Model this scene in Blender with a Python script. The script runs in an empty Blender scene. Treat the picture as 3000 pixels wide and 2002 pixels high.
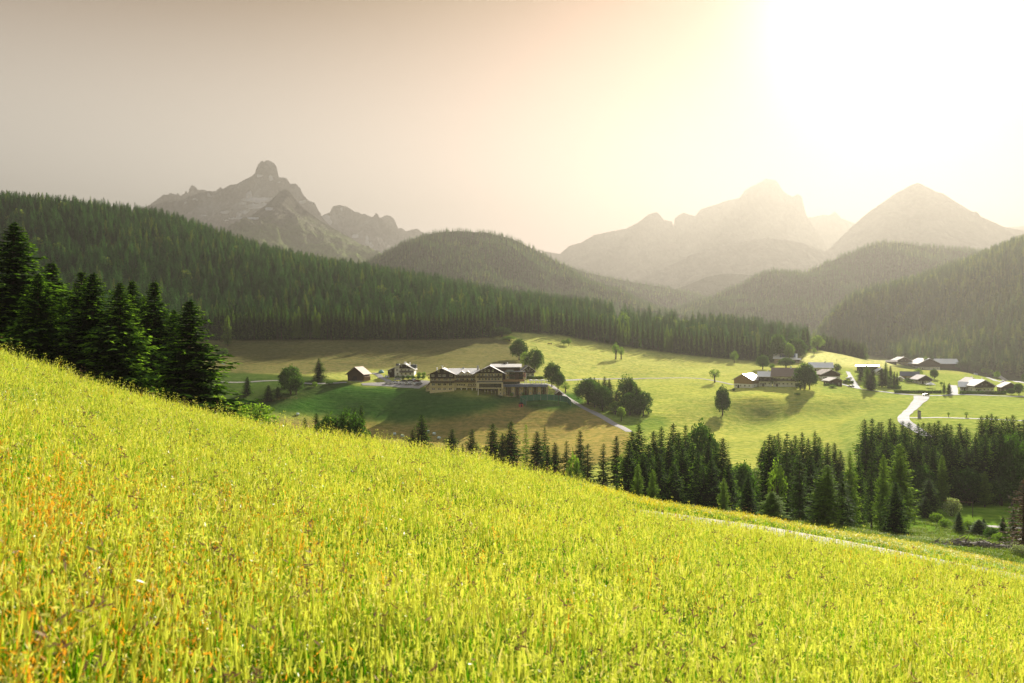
# alpine valley seen over a flowering meadow, low sun in front to the right
HAZE_D = 2.4e-4; HAZE_G = .53; HAZE_C = (.212, .201, .176, 1)
SKY_S = .10; SUN_E = 5.0; EXPO = 2.28
SKY_LO = (5.1, 4.9, 4.4, 1); SKY_SUN = (4.8, 2.2, 1.7, 1); SKY_HI = (.50, .20, .02, 1); SKY_ZEN_FILL = (1.6, 1.9, 2.3, 1)
AUREOLE = [(170, (7, 7, 7)), (20, (1.5, .15, .0))]
import bpy, math, random
import numpy as np
from mathutils import Vector, Matrix

random.seed(7)
RS = np.random.RandomState
F = 2333.0; CU = 1500.0; CV = 1001.0          # 28 mm lens measured on a 3000 px wide frame
scene = bpy.context.scene
COL = scene.collection
SUN = Vector(((2660 - CU) / F, 1.0, (CV + 40) / F)).normalized()

# ------------------------------------------------------------------ helpers
def link(o, parent=None):
    COL.objects.link(o)
    if parent is not None: o.parent = parent
    return o

def tag(o, label=None, cat=None, group=None, kind=None):
    if label: o['label'] = label
    if cat: o['category'] = cat
    if group: o['group'] = group
    if kind: o['kind'] = kind
    return o

def empty(name, loc, rz=0.0, label=None, cat=None, group=None):
    o = bpy.data.objects.new(name, None)
    o.empty_display_size = 0.5
    o.location = loc; o.rotation_euler = (0, 0, rz)
    link(o)
    return tag(o, label, cat, group)

def mesh_np(name, V, Fq, mats, mi=None, smooth=False):
    V = np.asarray(V, dtype=np.float32); Fq = np.asarray(Fq, dtype=np.int32)
    me = bpy.data.meshes.new(name)
    n, k = Fq.shape
    me.vertices.add(len(V)); me.vertices.foreach_set('co', V.ravel())
    me.loops.add(n * k); me.loops.foreach_set('vertex_index', Fq.ravel())
    me.polygons.add(n)
    me.polygons.foreach_set('loop_start', np.arange(0, n * k, k, dtype=np.int32))
    me.polygons.foreach_set('loop_total', np.full(n, k, dtype=np.int32))
    if mi is not None: me.polygons.foreach_set('material_index', np.asarray(mi, dtype=np.int32))
    me.polygons.foreach_set('use_smooth', np.full(n, bool(smooth)))
    for m in mats: me.materials.append(m)
    me.update(calc_edges=True)
    return me

class MB:
    """collects boxes, prisms and tubes into one mesh"""
    def __init__(s): s.v = []; s.f = []; s.m = []
    def add(s, vs, fs, m=0):
        b = len(s.v); s.v += [tuple(p) for p in vs]
        s.f += [tuple(b + i for i in f) for f in fs]; s.m += [m] * len(fs)
        return s
    def box(s, x0, x1, y0, y1, z0, z1, m=0):
        vs = [(x0,y0,z0),(x1,y0,z0),(x1,y1,z0),(x0,y1,z0),(x0,y0,z1),(x1,y0,z1),(x1,y1,z1),(x0,y1,z1)]
        return s.add(vs, [(0,3,2,1),(4,5,6,7),(0,1,5,4),(1,2,6,5),(2,3,7,6),(3,0,4,7)], m)
    def prism(s, prof, a0, a1, axis='y', m=0):
        """profile of (h, z) points extruded from a0 to a1 along axis"""
        n = len(prof)
        if axis == 'y': vs = [(p[0], a0, p[1]) for p in prof] + [(p[0], a1, p[1]) for p in prof]
        else: vs = [(a0, p[0], p[1]) for p in prof] + [(a1, p[0], p[1]) for p in prof]
        fs = [tuple(range(n))[::-1], tuple(range(n, 2 * n))]
        fs += [(i, (i + 1) % n, n + (i + 1) % n, n + i) for i in range(n)]
        return s.add(vs, fs, m)
    def tube(s, pts, r, n=7, m=0, cap=True):
        pts = [Vector(p) for p in pts]
        rr = r if isinstance(r, (list, tuple)) else [r] * len(pts)
        vs = []; fs = []
        for i, p in enumerate(pts):
            d = (pts[min(i + 1, len(pts) - 1)] - pts[max(i - 1, 0)]).normalized()
            a = d.orthogonal().normalized(); b = d.cross(a)
            vs += [p + (a * math.cos(2 * math.pi * k / n) + b * math.sin(2 * math.pi * k / n)) * rr[i] for k in range(n)]
        for i in range(len(pts) - 1):
            for k in range(n):
                fs.append((i * n + k, i * n + (k + 1) % n, (i + 1) * n + (k + 1) % n, (i + 1) * n + k))
        if cap: fs += [tuple(range(n))[::-1], tuple(range((len(pts) - 1) * n, len(pts) * n))]
        return s.add(vs, fs, m)
    def mesh(s, name, mats, smooth=False):
        me = bpy.data.meshes.new(name)
        me.from_pydata([tuple(p) for p in s.v], [], s.f)
        mats = mats if isinstance(mats, (list, tuple)) else [mats]
        for m in mats: me.materials.append(m)
        me.polygons.foreach_set('material_index', s.m)
        if smooth: me.polygons.foreach_set('use_smooth', [True] * len(s.f))
        me.update()
        return me
    def build(s, name, mats, parent=None, smooth=False):
        return link(bpy.data.objects.new(name, s.mesh(name, mats, smooth)), parent)

# gradient noise in numpy
_P = RS(11).permutation(512); _P = np.concatenate([_P, _P, _P])
_G = RS(12).uniform(-1, 1, (512, 2)); _G /= np.linalg.norm(_G, axis=1)[:, None]
def pnoise(x, y):
    xi = np.floor(x).astype(np.int64); yi = np.floor(y).astype(np.int64)
    xf = x - xi; yf = y - yi
    u = xf**3 * (xf * (xf * 6 - 15) + 10); v = yf**3 * (yf * (yf * 6 - 15) + 10)
    def g(a, b, dx, dy):
        h = _P[(_P[a & 511] + b) & 511]
        return _G[h, 0] * dx + _G[h, 1] * dy
    n00 = g(xi, yi, xf, yf); n10 = g(xi + 1, yi, xf - 1, yf)
    n01 = g(xi, yi + 1, xf, yf - 1); n11 = g(xi + 1, yi + 1, xf - 1, yf - 1)
    return (n00 * (1 - u) + n10 * u) * (1 - v) + (n01 * (1 - u) + n11 * u) * v
def fbm(x, y, o=4, gain=.5):
    s = 0; a = 1.0
    for i in range(o):
        s = s + a * pnoise(x * 2**i + 17.3 * i, y * 2**i + 9.1 * i); a *= gain
    return s
def ridged(x, y, o=5, gain=.55):
    s = 0; a = 1.0
    for i in range(o):
        s = s + a * (1 - 2 * np.abs(pnoise(x * 2**i + 31.7 * i, y * 2**i + 5.3 * i))); a *= gain
    return s
def sstep(a, b, x):
    t = np.clip((x - a) / (b - a), 0, 1); return t * t * (3 - 2 * t)

# ------------------------------------------------------------------ materials
class NT:
    def __init__(s, m):
        m.use_nodes = True; s.t = m.node_tree; s.t.nodes.clear()
    def n(s, typ, **kw):
        nd = s.t.nodes.new(typ)
        for k, v in kw.items():
            if k.startswith('i_'):
                key = k[2:]; key = int(key) if key.isdigit() else key.replace('_', ' ')
                if isinstance(v, bpy.types.NodeSocket): s.t.links.new(v, nd.inputs[key])
                else: nd.inputs[key].default_value = v
            else: setattr(nd, k, v)
        return nd
    def mix(s, a, b, f, mode='MIX'):
        nd = s.t.nodes.new('ShaderNodeMix'); nd.data_type = 'RGBA'; nd.blend_type = mode
        for i, v in ((0, f), (6, a), (7, b)):
            if isinstance(v, bpy.types.NodeSocket): s.t.links.new(v, nd.inputs[i])
            else: nd.inputs[i].default_value = v
        return nd.outputs[2]
    def math(s, op, a, b=0.0, c=0.0):
        nd = s.t.nodes.new('ShaderNodeMath'); nd.operation = op
        for i, v in enumerate((a, b, c)):
            if isinstance(v, bpy.types.NodeSocket): s.t.links.new(v, nd.inputs[i])
            else: nd.inputs[i].default_value = v
        return nd.outputs[0]
    def ramp(s, f, lo, hi):
        nd = s.n('ShaderNodeMapRange', i_0=f, i_1=lo, i_2=hi); return nd.outputs[0]
    def noise(s, vec, scale, detail=3, rough=.55):
        nd = s.n('ShaderNodeTexNoise', i_Vector=vec, i_Scale=scale, i_Detail=detail, i_Roughness=rough)
        return nd.outputs[0]
    def out(s, surf):
        o = s.n('ShaderNodeOutputMaterial'); s.t.links.new(surf, o.inputs[0]); return o

def c4(c): return (c[0], c[1], c[2], 1.0)

def solid(name, col, rough=.75, var=.25, scale=1.2, bump=0.0, spec=.4, metal=0.0, stretch=None, col2=None):
    m = bpy.data.materials.new(name); t = NT(m)
    co = t.n('ShaderNodeTexCoord').outputs['Object']
    if stretch: co = t.n('ShaderNodeMapping', i_Vector=co, i_Scale=stretch).outputs[0]
    nz = t.noise(co, scale, 4, .6)
    dark = col2 if col2 else [c * (1 - var) for c in col]
    lite = [min(1, c * (1 + var)) for c in col]
    c = t.mix(c4(dark), c4(lite), t.ramp(nz, .3, .7))
    p = t.n('ShaderNodeBsdfPrincipled', i_Base_Color=c, i_Roughness=rough, i_Metallic=metal)
    p.inputs['Specular IOR Level'].default_value = spec
    if bump:
        b = t.n('ShaderNodeBump', i_Strength=bump, i_Distance=.05, i_Height=nz); t.t.links.new(b.outputs[0], p.inputs['Normal'])
    t.out(p.outputs[0]); return m

def foliage(name, c1, c2, transl=.3, nscale=.35, tmul=(1.25, 1.3, .6), shoot=2.0):
    m = bpy.data.materials.new(name); t = NT(m)
    rnd = t.n('ShaderNodeObjectInfo').outputs['Random']
    co = t.n('ShaderNodeNewGeometry').outputs['Position']
    nz = t.ramp(t.noise(co, nscale, 2), .3, .7)
    f = t.math('ADD', t.math('MULTIPLY', rnd, .66), t.math('MULTIPLY', nz, .34))
    c = t.mix(c4(c1), c4(c2), f)
    isl = t.n('ShaderNodeNewGeometry').outputs['Random Per Island']
    c = t.mix(c, t.mix(c, (shoot, shoot, shoot * .8, 1), 1.0, 'MULTIPLY'), t.ramp(isl, .62, 1.0))
    d = t.n('ShaderNodeBsdfDiffuse', i_Color=c)
    tc = t.mix(c, (tmul[0], tmul[1], tmul[2], 1), 1.0, 'MULTIPLY')
    tr = t.n('ShaderNodeBsdfTranslucent', i_Color=tc)
    g = t.n('ShaderNodeBsdfGlossy', i_Color=(1, 1, 1, 1), i_Roughness=.5)
    mx = t.n('ShaderNodeMixShader', i_0=transl, i_1=d.outputs[0], i_2=tr.outputs[0])
    mx2 = t.n('ShaderNodeMixShader', i_0=.007, i_1=mx.outputs[0], i_2=g.outputs[0])
    t.out(mx2.outputs[0]); return m

M = {}
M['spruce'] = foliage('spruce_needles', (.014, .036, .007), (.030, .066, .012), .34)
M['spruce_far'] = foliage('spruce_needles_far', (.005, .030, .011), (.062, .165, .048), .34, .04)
M['spruce_hill'] = foliage('hazed_hill_needles', (.030, .085, .030), (.085, .17, .055), .36, .03)  # paler copy of the forest needles, sunlit haze put into the colour
M['larch_hill'] = foliage('hazed_hill_larch', (.15, .20, .05), (.22, .27, .07), .45, .03)  # larch copy paled the same way, haze in the colour
M['spruce_light'] = foliage('sunlit_open_needles', (.040, .078, .016), (.065, .115, .024), .40)  # paler copy of the spruce needles, sunlight put into the colour
M['larch'] = foliage('larch_needles', (.12, .20, .028), (.17, .25, .04), .50, .2)
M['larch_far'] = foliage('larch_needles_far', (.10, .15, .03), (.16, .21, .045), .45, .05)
M['leaf'] = foliage('broad_leaves', (.034, .080, .012), (.062, .125, .020), .42)
M['leaf_light'] = foliage('light_leaves', (.10, .18, .022), (.16, .24, .035), .52)
M['leaf_pale'] = foliage('pale_leaves', (.20, .24, .12), (.30, .34, .18), .3)
M['dry_twigs'] = foliage('dry_needles', (.09, .055, .03), (.13, .08, .04), .25)
M['spruce_tip'] = foliage('spruce_lit_shoots', (.08, .16, .018), (.14, .24, .028), .54)  # new growth on outer kites, paled to paint in sunlit crown rims
M['spruce_far_tip'] = foliage('spruce_lit_shoots_far', (.030, .095, .024), (.085, .175, .045), .42, .04)  # forest version, lit crown sides put into the tip colour
M['bark'] = solid('bark', (.075, .055, .04), .9, .4, 3, stretch=(4, 4, .6))
M['timber_dark'] = solid('dark_timber', (.022, .014, .009), .8, .4, 2.0, stretch=(6, 6, .5))
M['timber_brown'] = solid('brown_timber', (.062, .032, .017), .8, .45, 2.0, stretch=(6, 6, .4))
M['timber_tan'] = solid('tan_timber', (.30, .19, .09), .75, .25, 2.0, stretch=(5, 5, .4))
M['cream'] = solid('cream_render', (.62, .55, .37), .85, .08, .6)
M['white'] = solid('white_render', (.84, .83, .80), .85, .06, .6)
M['ochre'] = solid('ochre_render', (.46, .38, .23), .85, .08, .6)
M['concrete'] = solid('concrete', (.36, .35, .33), .9, .2, 1.0)
M['roof_brown'] = solid('brown_shingle_roof', (.20, .14, .10), .7, .25, 3, bump=.3, stretch=(1, 4, 1))
M['roof_pale'] = solid('pale_sheet_roof', (.72, .69, .64), .36, .12, 2, spec=.6)
M['roof_metal'] = solid('bright_metal_roof', (.74, .72, .69), .30, .10, 2, spec=.8)
M['roof_tan'] = solid('weathered_wood_roof', (.32, .23, .16), .6, .2, 2, stretch=(1, 5, 1))
M['roof_dark'] = solid('dark_slate_roof', (.055, .065, .08), .45, .2, 2)
M['trim'] = solid('painted_trim', (.72, .70, .64), .7, .08, 2)
M['glass'] = solid('window_glass', (.014, .018, .022), .08, .5, .4, spec=.8)
M['glass_curtain'] = solid('curtained_window', (.22, .25, .26), .15, .4, .8, spec=.7)
M['metal_grey'] = solid('grey_metal', (.35, .36, .37), .4, .1, 2, spec=.6)
M['solar'] = solid('solar_panel', (.03, .05, .14), .15, .2, 2, spec=.8)
M['wrap'] = solid('bale_wrap', (.60, .72, .68), .35, .08, 2, spec=.5)
M['net'] = solid('green_windscreen', (.03, .15, .085), .8, .2, 1)
M['red'] = solid('red_cloth', (.45, .05, .05), .8, .1, 2)
M['parasol'] = solid('white_canvas', (.78, .76, .72), .8, .05, 2)
M['tent'] = solid('teal_sheet', (.12, .30, .27), .5, .15, 2)
M['carw'] = solid('white_car_paint', (.75, .76, .77), .25, .03, 2, spec=.6)
M['card'] = solid('dark_car_paint', (.03, .035, .045), .25, .1, 2, spec=.6)
M['carr'] = solid('maroon_car_paint', (.12, .03, .03), .25, .1, 2, spec=.6)
M['tyre'] = solid('tyre_rubber', (.02, .02, .02), .8, .1, 4)
M['asphalt'] = solid('pale_asphalt', (.42, .41, .40), .85, .30, .30, spec=.05)
M['gravel'] = solid('gravel', (.27, .245, .215), .85, .3, 2.5, bump=.4)
M['marking'] = solid('road_paint', (.80, .80, .78), .5, .05, 2)
M['court'] = solid('court_surface', (.16, .24, .08), .9, .2, .6)
M['brush'] = solid('dry_brushwood', (.11, .085, .06), .95, .5, 2.5)
M['soil'] = solid('bare_soil', (.09, .075, .05), .95, .4, .8, bump=.5)

# ------------------------------------------------------------------ terrain
# control points of the valley: (u, v, distance) read off the photograph and given their distance
CP = [
 # left forest hill: crest, lower edge
 (-700,600,1100),(-300,595,1150),(0,612,1150),(250,642,1150),(470,662,1150),(700,740,1150),(900,787,1150),(1100,824,1150),(1300,864,1150),
 (1500,902,1150),(1700,932,1150),(1900,962,1130),(2100,990,1080),(2300,1003,1000),(2430,1035,900),(2520,1047,850),
 (0,830,760),(300,850,760),(600,880,780),(0,990,450),(300,1010,450),(-400,860,700),(-500,1000,400),
 (650,1000,620),(850,1000,620),(1100,1000,620),(1300,997,640),(1480,980,670),(1640,985,710),(1800,1012,720),(1950,1032,720),(2100,1048,720),(2270,1062,710),
 (1950,985,860),(1700,960,860),
 # brown field, barn, chalet, car park, hotel
 (1400,1050,565),(1200,1055,560),(1000,1060,545),(750,1070,530),(620,1080,500),(1050,1122,478),(950,1110,480),(1180,1106,502),(1100,1133,462),(1220,1134,462),
 (1020,1140,455),(1260,1144,452),(1400,1157,446),(1600,1166,446),(1500,1168,444),(1330,1149,448),
 (900,1213,424),(1050,1228,424),(1180,1238,424),(1330,1222,424),(1000,1275,390),(1200,1282,388),(1330,1300,380),(1450,1190,434),(1420,1230,415),
 (1520,1200,436),(1680,1200,440),(1600,1230,415),(1500,1285,385),(1700,1280,382),(1800,1262,378),(1830,1300,350),
 (750,1115,465),(860,1155,432),(700,1180,415),(800,1212,405),(780,1240,388),(640,1140,440),(500,1150,400),
 # pasture
 (1550,1010,640),(1650,1080,562),(1750,1050,625),(1900,1040,690),(2100,1056,690),(2230,1084,612),(2100,1110,572),(1800,1105,562),(2000,1128,540),
 (1800,1172,480),(1780,1202,442),(1900,1232,428),(1680,1150,485),(2000,1200,452),(2000,1330,330),(2150,1320,335),(2300,1320,335),(2450,1300,340),(1900,1300,360),
 (2130,1152,498),(2250,1150,495),(2400,1142,500),(2480,1158,482),(2190,1168,472),(2260,1168,470),(2340,1172,470),(2130,1212,452),(2230,1234,450),(2345,1222,432),(2450,1220,440),(2240,1280,385),
 # right valley
 (2310,1078,625),(2420,1095,600),(2500,1132,545),(2600,1146,528),(2750,1156,510),(2900,1156,510),(3050,1156,510),(2700,1086,725),(2800,1086,725),(2640,1072,800),
 (2400,1028,760),(2470,1048,735),(2550,1058,770),(2900,1112,700),(3050,1120,700),(2690,1164,498),(2800,1200,420),(3000,1205,415),(2640,1245,352),(2900,1232,360),(3100,1240,350),(2560,1230,385),
 # right forest hill
 (3400,600,1750),(3000,720,1700),(2781,802,1700),(2636,852,1650),(2515,896,1550),(2420,952,1400),(2560,1045,1000),(2900,1100,930),(3050,1120,900),(3400,1100,900),(2800,950,1250),
 # near valley floor behind the meadow
 (1000,1390,165),(1300,1410,200),(1300,1345,300),(1000,1320,300),(1600,1330,310),(1600,1480,175),(1900,1540,150),(2200,1560,145),(2600,1572,148),(2750,1545,165),(2870,1545,170),(2950,1510,185),
 (2850,1480,205),(2600,1480,215),(2950,1470,215),(2200,1480,210),(2000,1430,230),(2400,1440,260),(2800,1360,290),(3100,1350,290),(1800,1400,260),
 (2400,1535,122),(2650,1580,118),(2800,1602,108),(2950,1640,100),(3100,1660,100),(2000,1500,120),(3200,1560,170),
 (0,1160,100),(300,1230,100),(500,1275,115),(640,1235,225),(-300,1100,100),(100,1150,180),(350,1180,200),(700,1330,120),
]
CZ = [  # (u, distance, z): ground one cannot see
 (-300,1600,120),(0,1600,110),(400,1600,90),(800,1600,50),(1200,1600,20),(1600,1600,-20),(2000,1500,-40),(2350,1400,-50),(2500,1200,-40),
 (0,2000,60),(800,2000,0),(1500,2000,-40),(2200,2000,-50),(2800,2100,90),(3300,2100,130),(2400,1750,-20),
 (-300,45,-14),(0,45,-15),(500,45,-20),(1000,45,-24),(1500,45,-27),(2000,45,-28),(2500,45,-30),(3000,45,-32),(3300,45,-33),
 (1000,80,-25),(1500,85,-28),(2000,75,-28),
]
_c = np.array([((u - CU) / F, math.log(y), -(v - CV) / F * y) for u, v, y in CP] + [((u - CU) / F, math.log(y), z) for u, y, z in CZ])
_cc = .045
def _phi(a, b): return np.sqrt((a[:, None, 0] - b[None, :, 0])**2 + .35 * (a[:, None, 1] - b[None, :, 1])**2 + _cc**2)
_n = len(_c); _A = np.zeros((_n + 3, _n + 3)); _A[:_n, :_n] = _phi(_c, _c) - 2e-3 * np.eye(_n)
_A[:_n, _n:] = np.c_[np.ones(_n), _c[:, :2]]; _A[_n:, :_n] = _A[:_n, _n:].T
_w = np.linalg.solve(_A, np.r_[_c[:, 2], 0, 0, 0])
def valley(X, Y):
    th = np.clip(np.arctan2(X, Y), -.72, .72); r = np.hypot(X, Y)
    ye = np.clip(r * np.cos(th), 30, 2100)
    q = np.c_[np.tan(th), np.log(ye)]
    out = np.empty(len(q))
    for i in range(0, len(q), 40000):
        k = q[i:i + 40000]
        out[i:i + 40000] = _phi(k, _c) @ _w[:_n] + _w[_n] + k @ _w[_n + 1:]
    far = sstep(2000, 3000, r)
    out = out * (1 - far) + (-90) * far
    d = sstep(230, 330, r)
    bump = fbm(X / 38, Y / 38, 3) * .9 * d * (1 - sstep(2100, 2600, r)) + fbm(X / 300 + 5, Y / 300, 3) * 14 * sstep(700, 1100, r)
    return out + bump

H0 = 2.05
# silhouette of the meadow in the photograph (u, v)
EDGE = np.array([(-400,880),(0,1026),(255,1114),(638,1214),(894,1254),(1277,1316),(1621,1383),(1915,1440),(2170,1480),(2553,1540),(3000,1632),(3400,1720)], float)
def bench_w(t): return sstep((1480 - CU) / F, (2050 - CU) / F, t)
def grass_h(t, Y):
    """mean height of the standing grass: tall meadow, short at the track and its verge"""
    w = bench_w(t)
    return .52 - w * .34 * sstep(20.0, 22.5, Y)
def drop(Y):
    d = np.maximum(Y - 25, 0); return np.where(d < 18, .0105 * d * d, .0105 * 324 + .378 * (d - 18))
def bench(t, Y): return bench_w(t) * .48 * sstep(20.5, 26.5, Y)
_ty = np.linspace(6, 60, 400)
_tt = np.linspace(-1.2, 1.2, 241)
_mn = np.array([np.min((H0 - grass_h(t, _ty) * .9 - bench(t, _ty) + drop(_ty)) / _ty) for t in _tt])
_ev = (np.interp(_tt * F + CU, EDGE[:, 0], EDGE[:, 1] + 34) - CV) / F
_ev = np.convolve(np.pad(_ev, 4, mode='edge'), np.ones(9) / 9, mode='valid')
_Bt = _ev - _mn
def meadow(X, Y):
    r = np.hypot(X, Y); th = np.arctan2(X, Y); thc = np.clip(th, -.85, .85)
    t = np.tan(thc); ye = r * np.cos(thc)
    z = -H0 - ye * np.interp(t, _tt, _Bt) - drop(ye) + bench(t, ye)
    flat = -H0 - .2067 * X - .084 * Y
    w = sstep(.7, 1.2, np.abs(th))
    z = z * (1 - w) + flat * w
    near = sstep(0.3, 2.5, r)
    z = (-H0 - .2067 * X - .084 * Y) * (1 - near) + z * near
    return z + fbm(X / 5, Y / 5, 2) * .10 * sstep(2, 6, r)
def H(X, Y):
    X = np.atleast_1d(np.asarray(X, float)); Y = np.atleast_1d(np.asarray(Y, float))
    a = meadow(X, Y); b = valley(X, Y); k = 1.5
    h = np.clip(.5 + .5 * (a - b) / k, 0, 1)
    return b * (1 - h) + a * h + k * h * (1 - h)
def h1(x, y): return float(H(x, y)[0])
_ys = np.concatenate([np.arange(62, 240, 1.0), np.arange(240, 1000, 1.5), np.arange(1000, 2000, 5)])
def hit(u, v):
    """where the line of sight through (u, v) meets the valley ground"""
    x = (u - CU) / F * _ys; z = -(v - CV) / F * _ys
    d = z - H(x, _ys); i = np.argmax(d <= 0)
    if d[i] > 0: i = len(_ys) - 1
    y = _ys[i]
    return (x[i], y, h1(x[i], y))
def at(u, Y):
    x = (u - CU) / F * Y; return (x, Y, h1(x, Y))

# land cover: areas with their own ground colour, outlined on the ground
def inpoly(u, v, P):
    P = np.asarray(P, float); c = np.zeros(len(u), bool); j = len(P) - 1
    for i in range(len(P)):
        a, b = P[i], P[j]
        s = ((a[1] > v) != (b[1] > v)) & (u < (b[0] - a[0]) * (v - a[1]) / (b[1] - a[1] + 1e-9) + a[0]); c ^= s; j = i
    return c
FOREST_EDGE = np.array([(-900,930),(300,985),(600,998),(1300,996),(1440,990),(1500,972),(1640,983),(1800,1013),(1950,1034),(2100,1050),(2260,1062),(2330,1052),(2400,1010),(2530,1042),(2560,1050)], float)
COVER = [
 ((.115,.100,.046), [(560,1000),(700,998),(1300,995),(1450,990),(1510,1010),(1560,1050),(1575,1090),(1450,1110),(1250,1105),(1150,1080),(900,1098),(640,1092),(580,1050)]),
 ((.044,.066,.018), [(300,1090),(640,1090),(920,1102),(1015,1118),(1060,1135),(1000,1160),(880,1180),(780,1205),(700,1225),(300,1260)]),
 ((.048,.110,.020), [(1010,1130),(1240,1136),(1290,1150),(1420,1166),(1510,1178),(1440,1200),(1330,1225),(1190,1241),(1000,1228),(760,1205),(860,1180)]),
 ((.050,.105,.020), [(1440,1160),(1690,1150),(1720,1185),(1660,1203),(1540,1200),(1450,1182)]),
 ((.245,.185,.062), [(700,1230),(1000,1232),(1190,1245),(1330,1228),(1440,1204),(1520,1180),(1560,1203),(1660,1206),(1720,1195),(1850,1275),(1830,1330),(1600,1420),(1200,1420),(600,1330)]),
 ((.150,.195,.040), [(1730,1190),(1850,1200),(1960,1225),(1950,1260),(1850,1265),(1720,1190)]),
 ((.46,.42,.20), [(2330,1052),(2440,1020),(2520,1040),(2640,1066),(2600,1078),(2500,1075),(2380,1068)]),
 ((.235,.260,.068), [(2900,1100),(3100,1110),(3100,1500),(2480,1500),(2460,1245),(2640,1170),(2400,1150),(2420,1080)]),
 ((.130,.200,.026), [(2100,1360),(2560,1440),(3200,1440),(3200,1700),(1900,1600),(1900,1420)]),
]
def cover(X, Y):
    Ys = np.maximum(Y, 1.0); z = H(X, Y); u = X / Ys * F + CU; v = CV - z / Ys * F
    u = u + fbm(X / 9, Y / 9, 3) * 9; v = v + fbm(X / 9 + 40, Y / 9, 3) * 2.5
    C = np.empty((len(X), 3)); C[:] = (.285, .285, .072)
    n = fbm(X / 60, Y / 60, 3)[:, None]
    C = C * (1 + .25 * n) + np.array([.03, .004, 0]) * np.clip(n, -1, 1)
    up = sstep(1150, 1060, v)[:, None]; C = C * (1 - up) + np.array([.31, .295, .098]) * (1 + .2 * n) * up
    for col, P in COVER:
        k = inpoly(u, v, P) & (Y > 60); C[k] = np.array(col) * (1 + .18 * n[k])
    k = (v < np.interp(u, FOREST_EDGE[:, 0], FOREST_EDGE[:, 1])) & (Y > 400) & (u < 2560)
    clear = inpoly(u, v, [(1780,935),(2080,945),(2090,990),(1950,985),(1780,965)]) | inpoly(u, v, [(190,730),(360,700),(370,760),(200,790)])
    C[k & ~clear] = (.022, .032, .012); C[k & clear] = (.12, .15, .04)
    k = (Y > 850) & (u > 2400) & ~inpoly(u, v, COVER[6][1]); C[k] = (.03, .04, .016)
    k = (np.hypot(X, Y) < 60); C[k] = (.045, .06, .012)
    return C

def grid_faces(nr, nc):
    i = np.arange(nr - 1)[:, None] * nc + np.arange(nc - 1)[None, :]
    i = i.ravel(); return np.c_[i, i + nc, i + nc + 1, i + 1]

rows = np.concatenate([np.geomspace(.6, 60, 130)[:-1], np.arange(60, 700, 2.3), np.arange(700, 2000, 7), np.geomspace(2000, 8300, 24)])
ths = np.concatenate([np.linspace(-math.pi, -.72, 36)[:-1], np.linspace(-.72, -.60, 20)[:-1], np.linspace(-.60, .60, 860), np.linspace(.60, .72, 20)[1:], np.linspace(.72, math.pi, 36)[1:]])
RR, TT = np.meshgrid(rows, ths, indexing='ij')
GX = (RR * np.sin(TT)).ravel(); GY = (RR * np.cos(TT)).ravel(); GZ = H(GX, GY)
gm = bpy.data.materials.new('ground_cover'); t = NT(gm)
pos = t.n('ShaderNodeNewGeometry').outputs['Position']
att = t.n('ShaderNodeAttribute', attribute_name='cover').outputs['Color']
n1 = t.noise(pos, .35, 5, .65)
strp = t.n('ShaderNodeMapping', i_Vector=pos, i_Scale=(.022, .42, .6)).outputs[0]
n2 = t.noise(strp, 1.0, 4, .6)
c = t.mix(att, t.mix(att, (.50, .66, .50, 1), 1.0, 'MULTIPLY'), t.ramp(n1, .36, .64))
c = t.mix(c, t.mix(c, (1.35, 1.2, .95, 1), 1.0, 'MULTIPLY'), t.math('MULTIPLY', t.ramp(n2, .45, .75), .8))
hb = t.math('ADD', t.math('MULTIPLY', n2, 1.3), t.math('MULTIPLY', t.noise(pos, 1.1, 4, .7), .5))
bp = t.n('ShaderNodeBump', i_Strength=.9, i_Distance=1.3, i_Height=hb)
d = t.n('ShaderNodeBsdfDiffuse', i_Color=c, i_Normal=bp.outputs[0])
tr = t.n('ShaderNodeBsdfSheen', i_Color=t.mix(c, (1.3, 1.3, 1, 1), 1.0, 'MULTIPLY'), i_Roughness=.35)
ad = t.n('ShaderNodeAddShader', i_0=d.outputs[0], i_1=tr.outputs[0])
t.out(ad.outputs[0])
def soften(C):
    Q = C.reshape(len(rows), len(ths), 3).copy()
    for _ in range(4):
        Q[1:-1] = (Q[:-2] + 2 * Q[1:-1] + Q[2:]) / 4
        for _k in range(2): Q[:, 1:-1] = (Q[:, :-2] + 2 * Q[:, 1:-1] + Q[:, 2:]) / 4
    return Q.reshape(-1, 3)
gme = mesh_np('ground', np.c_[GX, GY, GZ], grid_faces(len(rows), len(ths)), [gm], smooth=True)
ca = gme.color_attributes.new('cover', 'FLOAT_COLOR', 'POINT')
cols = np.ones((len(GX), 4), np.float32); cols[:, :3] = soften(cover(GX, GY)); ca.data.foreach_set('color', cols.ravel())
tag(link(bpy.data.objects.new('ground', gme)), kind='structure')

from mathutils.bvhtree import BVHTree
_nr, _nc = len(rows), len(ths)
def surf(x, y):
    """height of the ground MESH (bilinear in its own polar grid)"""
    r = math.hypot(x, y); th = math.atan2(x, y)
    i = min(max(int(np.searchsorted(rows, r)) - 1, 0), _nr - 2); j = min(max(int(np.searchsorted(ths, th)) - 1, 0), _nc - 2)
    a = (r - rows[i]) / (rows[i + 1] - rows[i]); b = (th - ths[j]) / (ths[j + 1] - ths[j])
    Z = GZ.reshape(_nr, _nc)
    return float((Z[i, j] * (1 - b) + Z[i, j + 1] * b) * (1 - a) + (Z[i + 1, j] * (1 - b) + Z[i + 1, j + 1] * b) * a)

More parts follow.
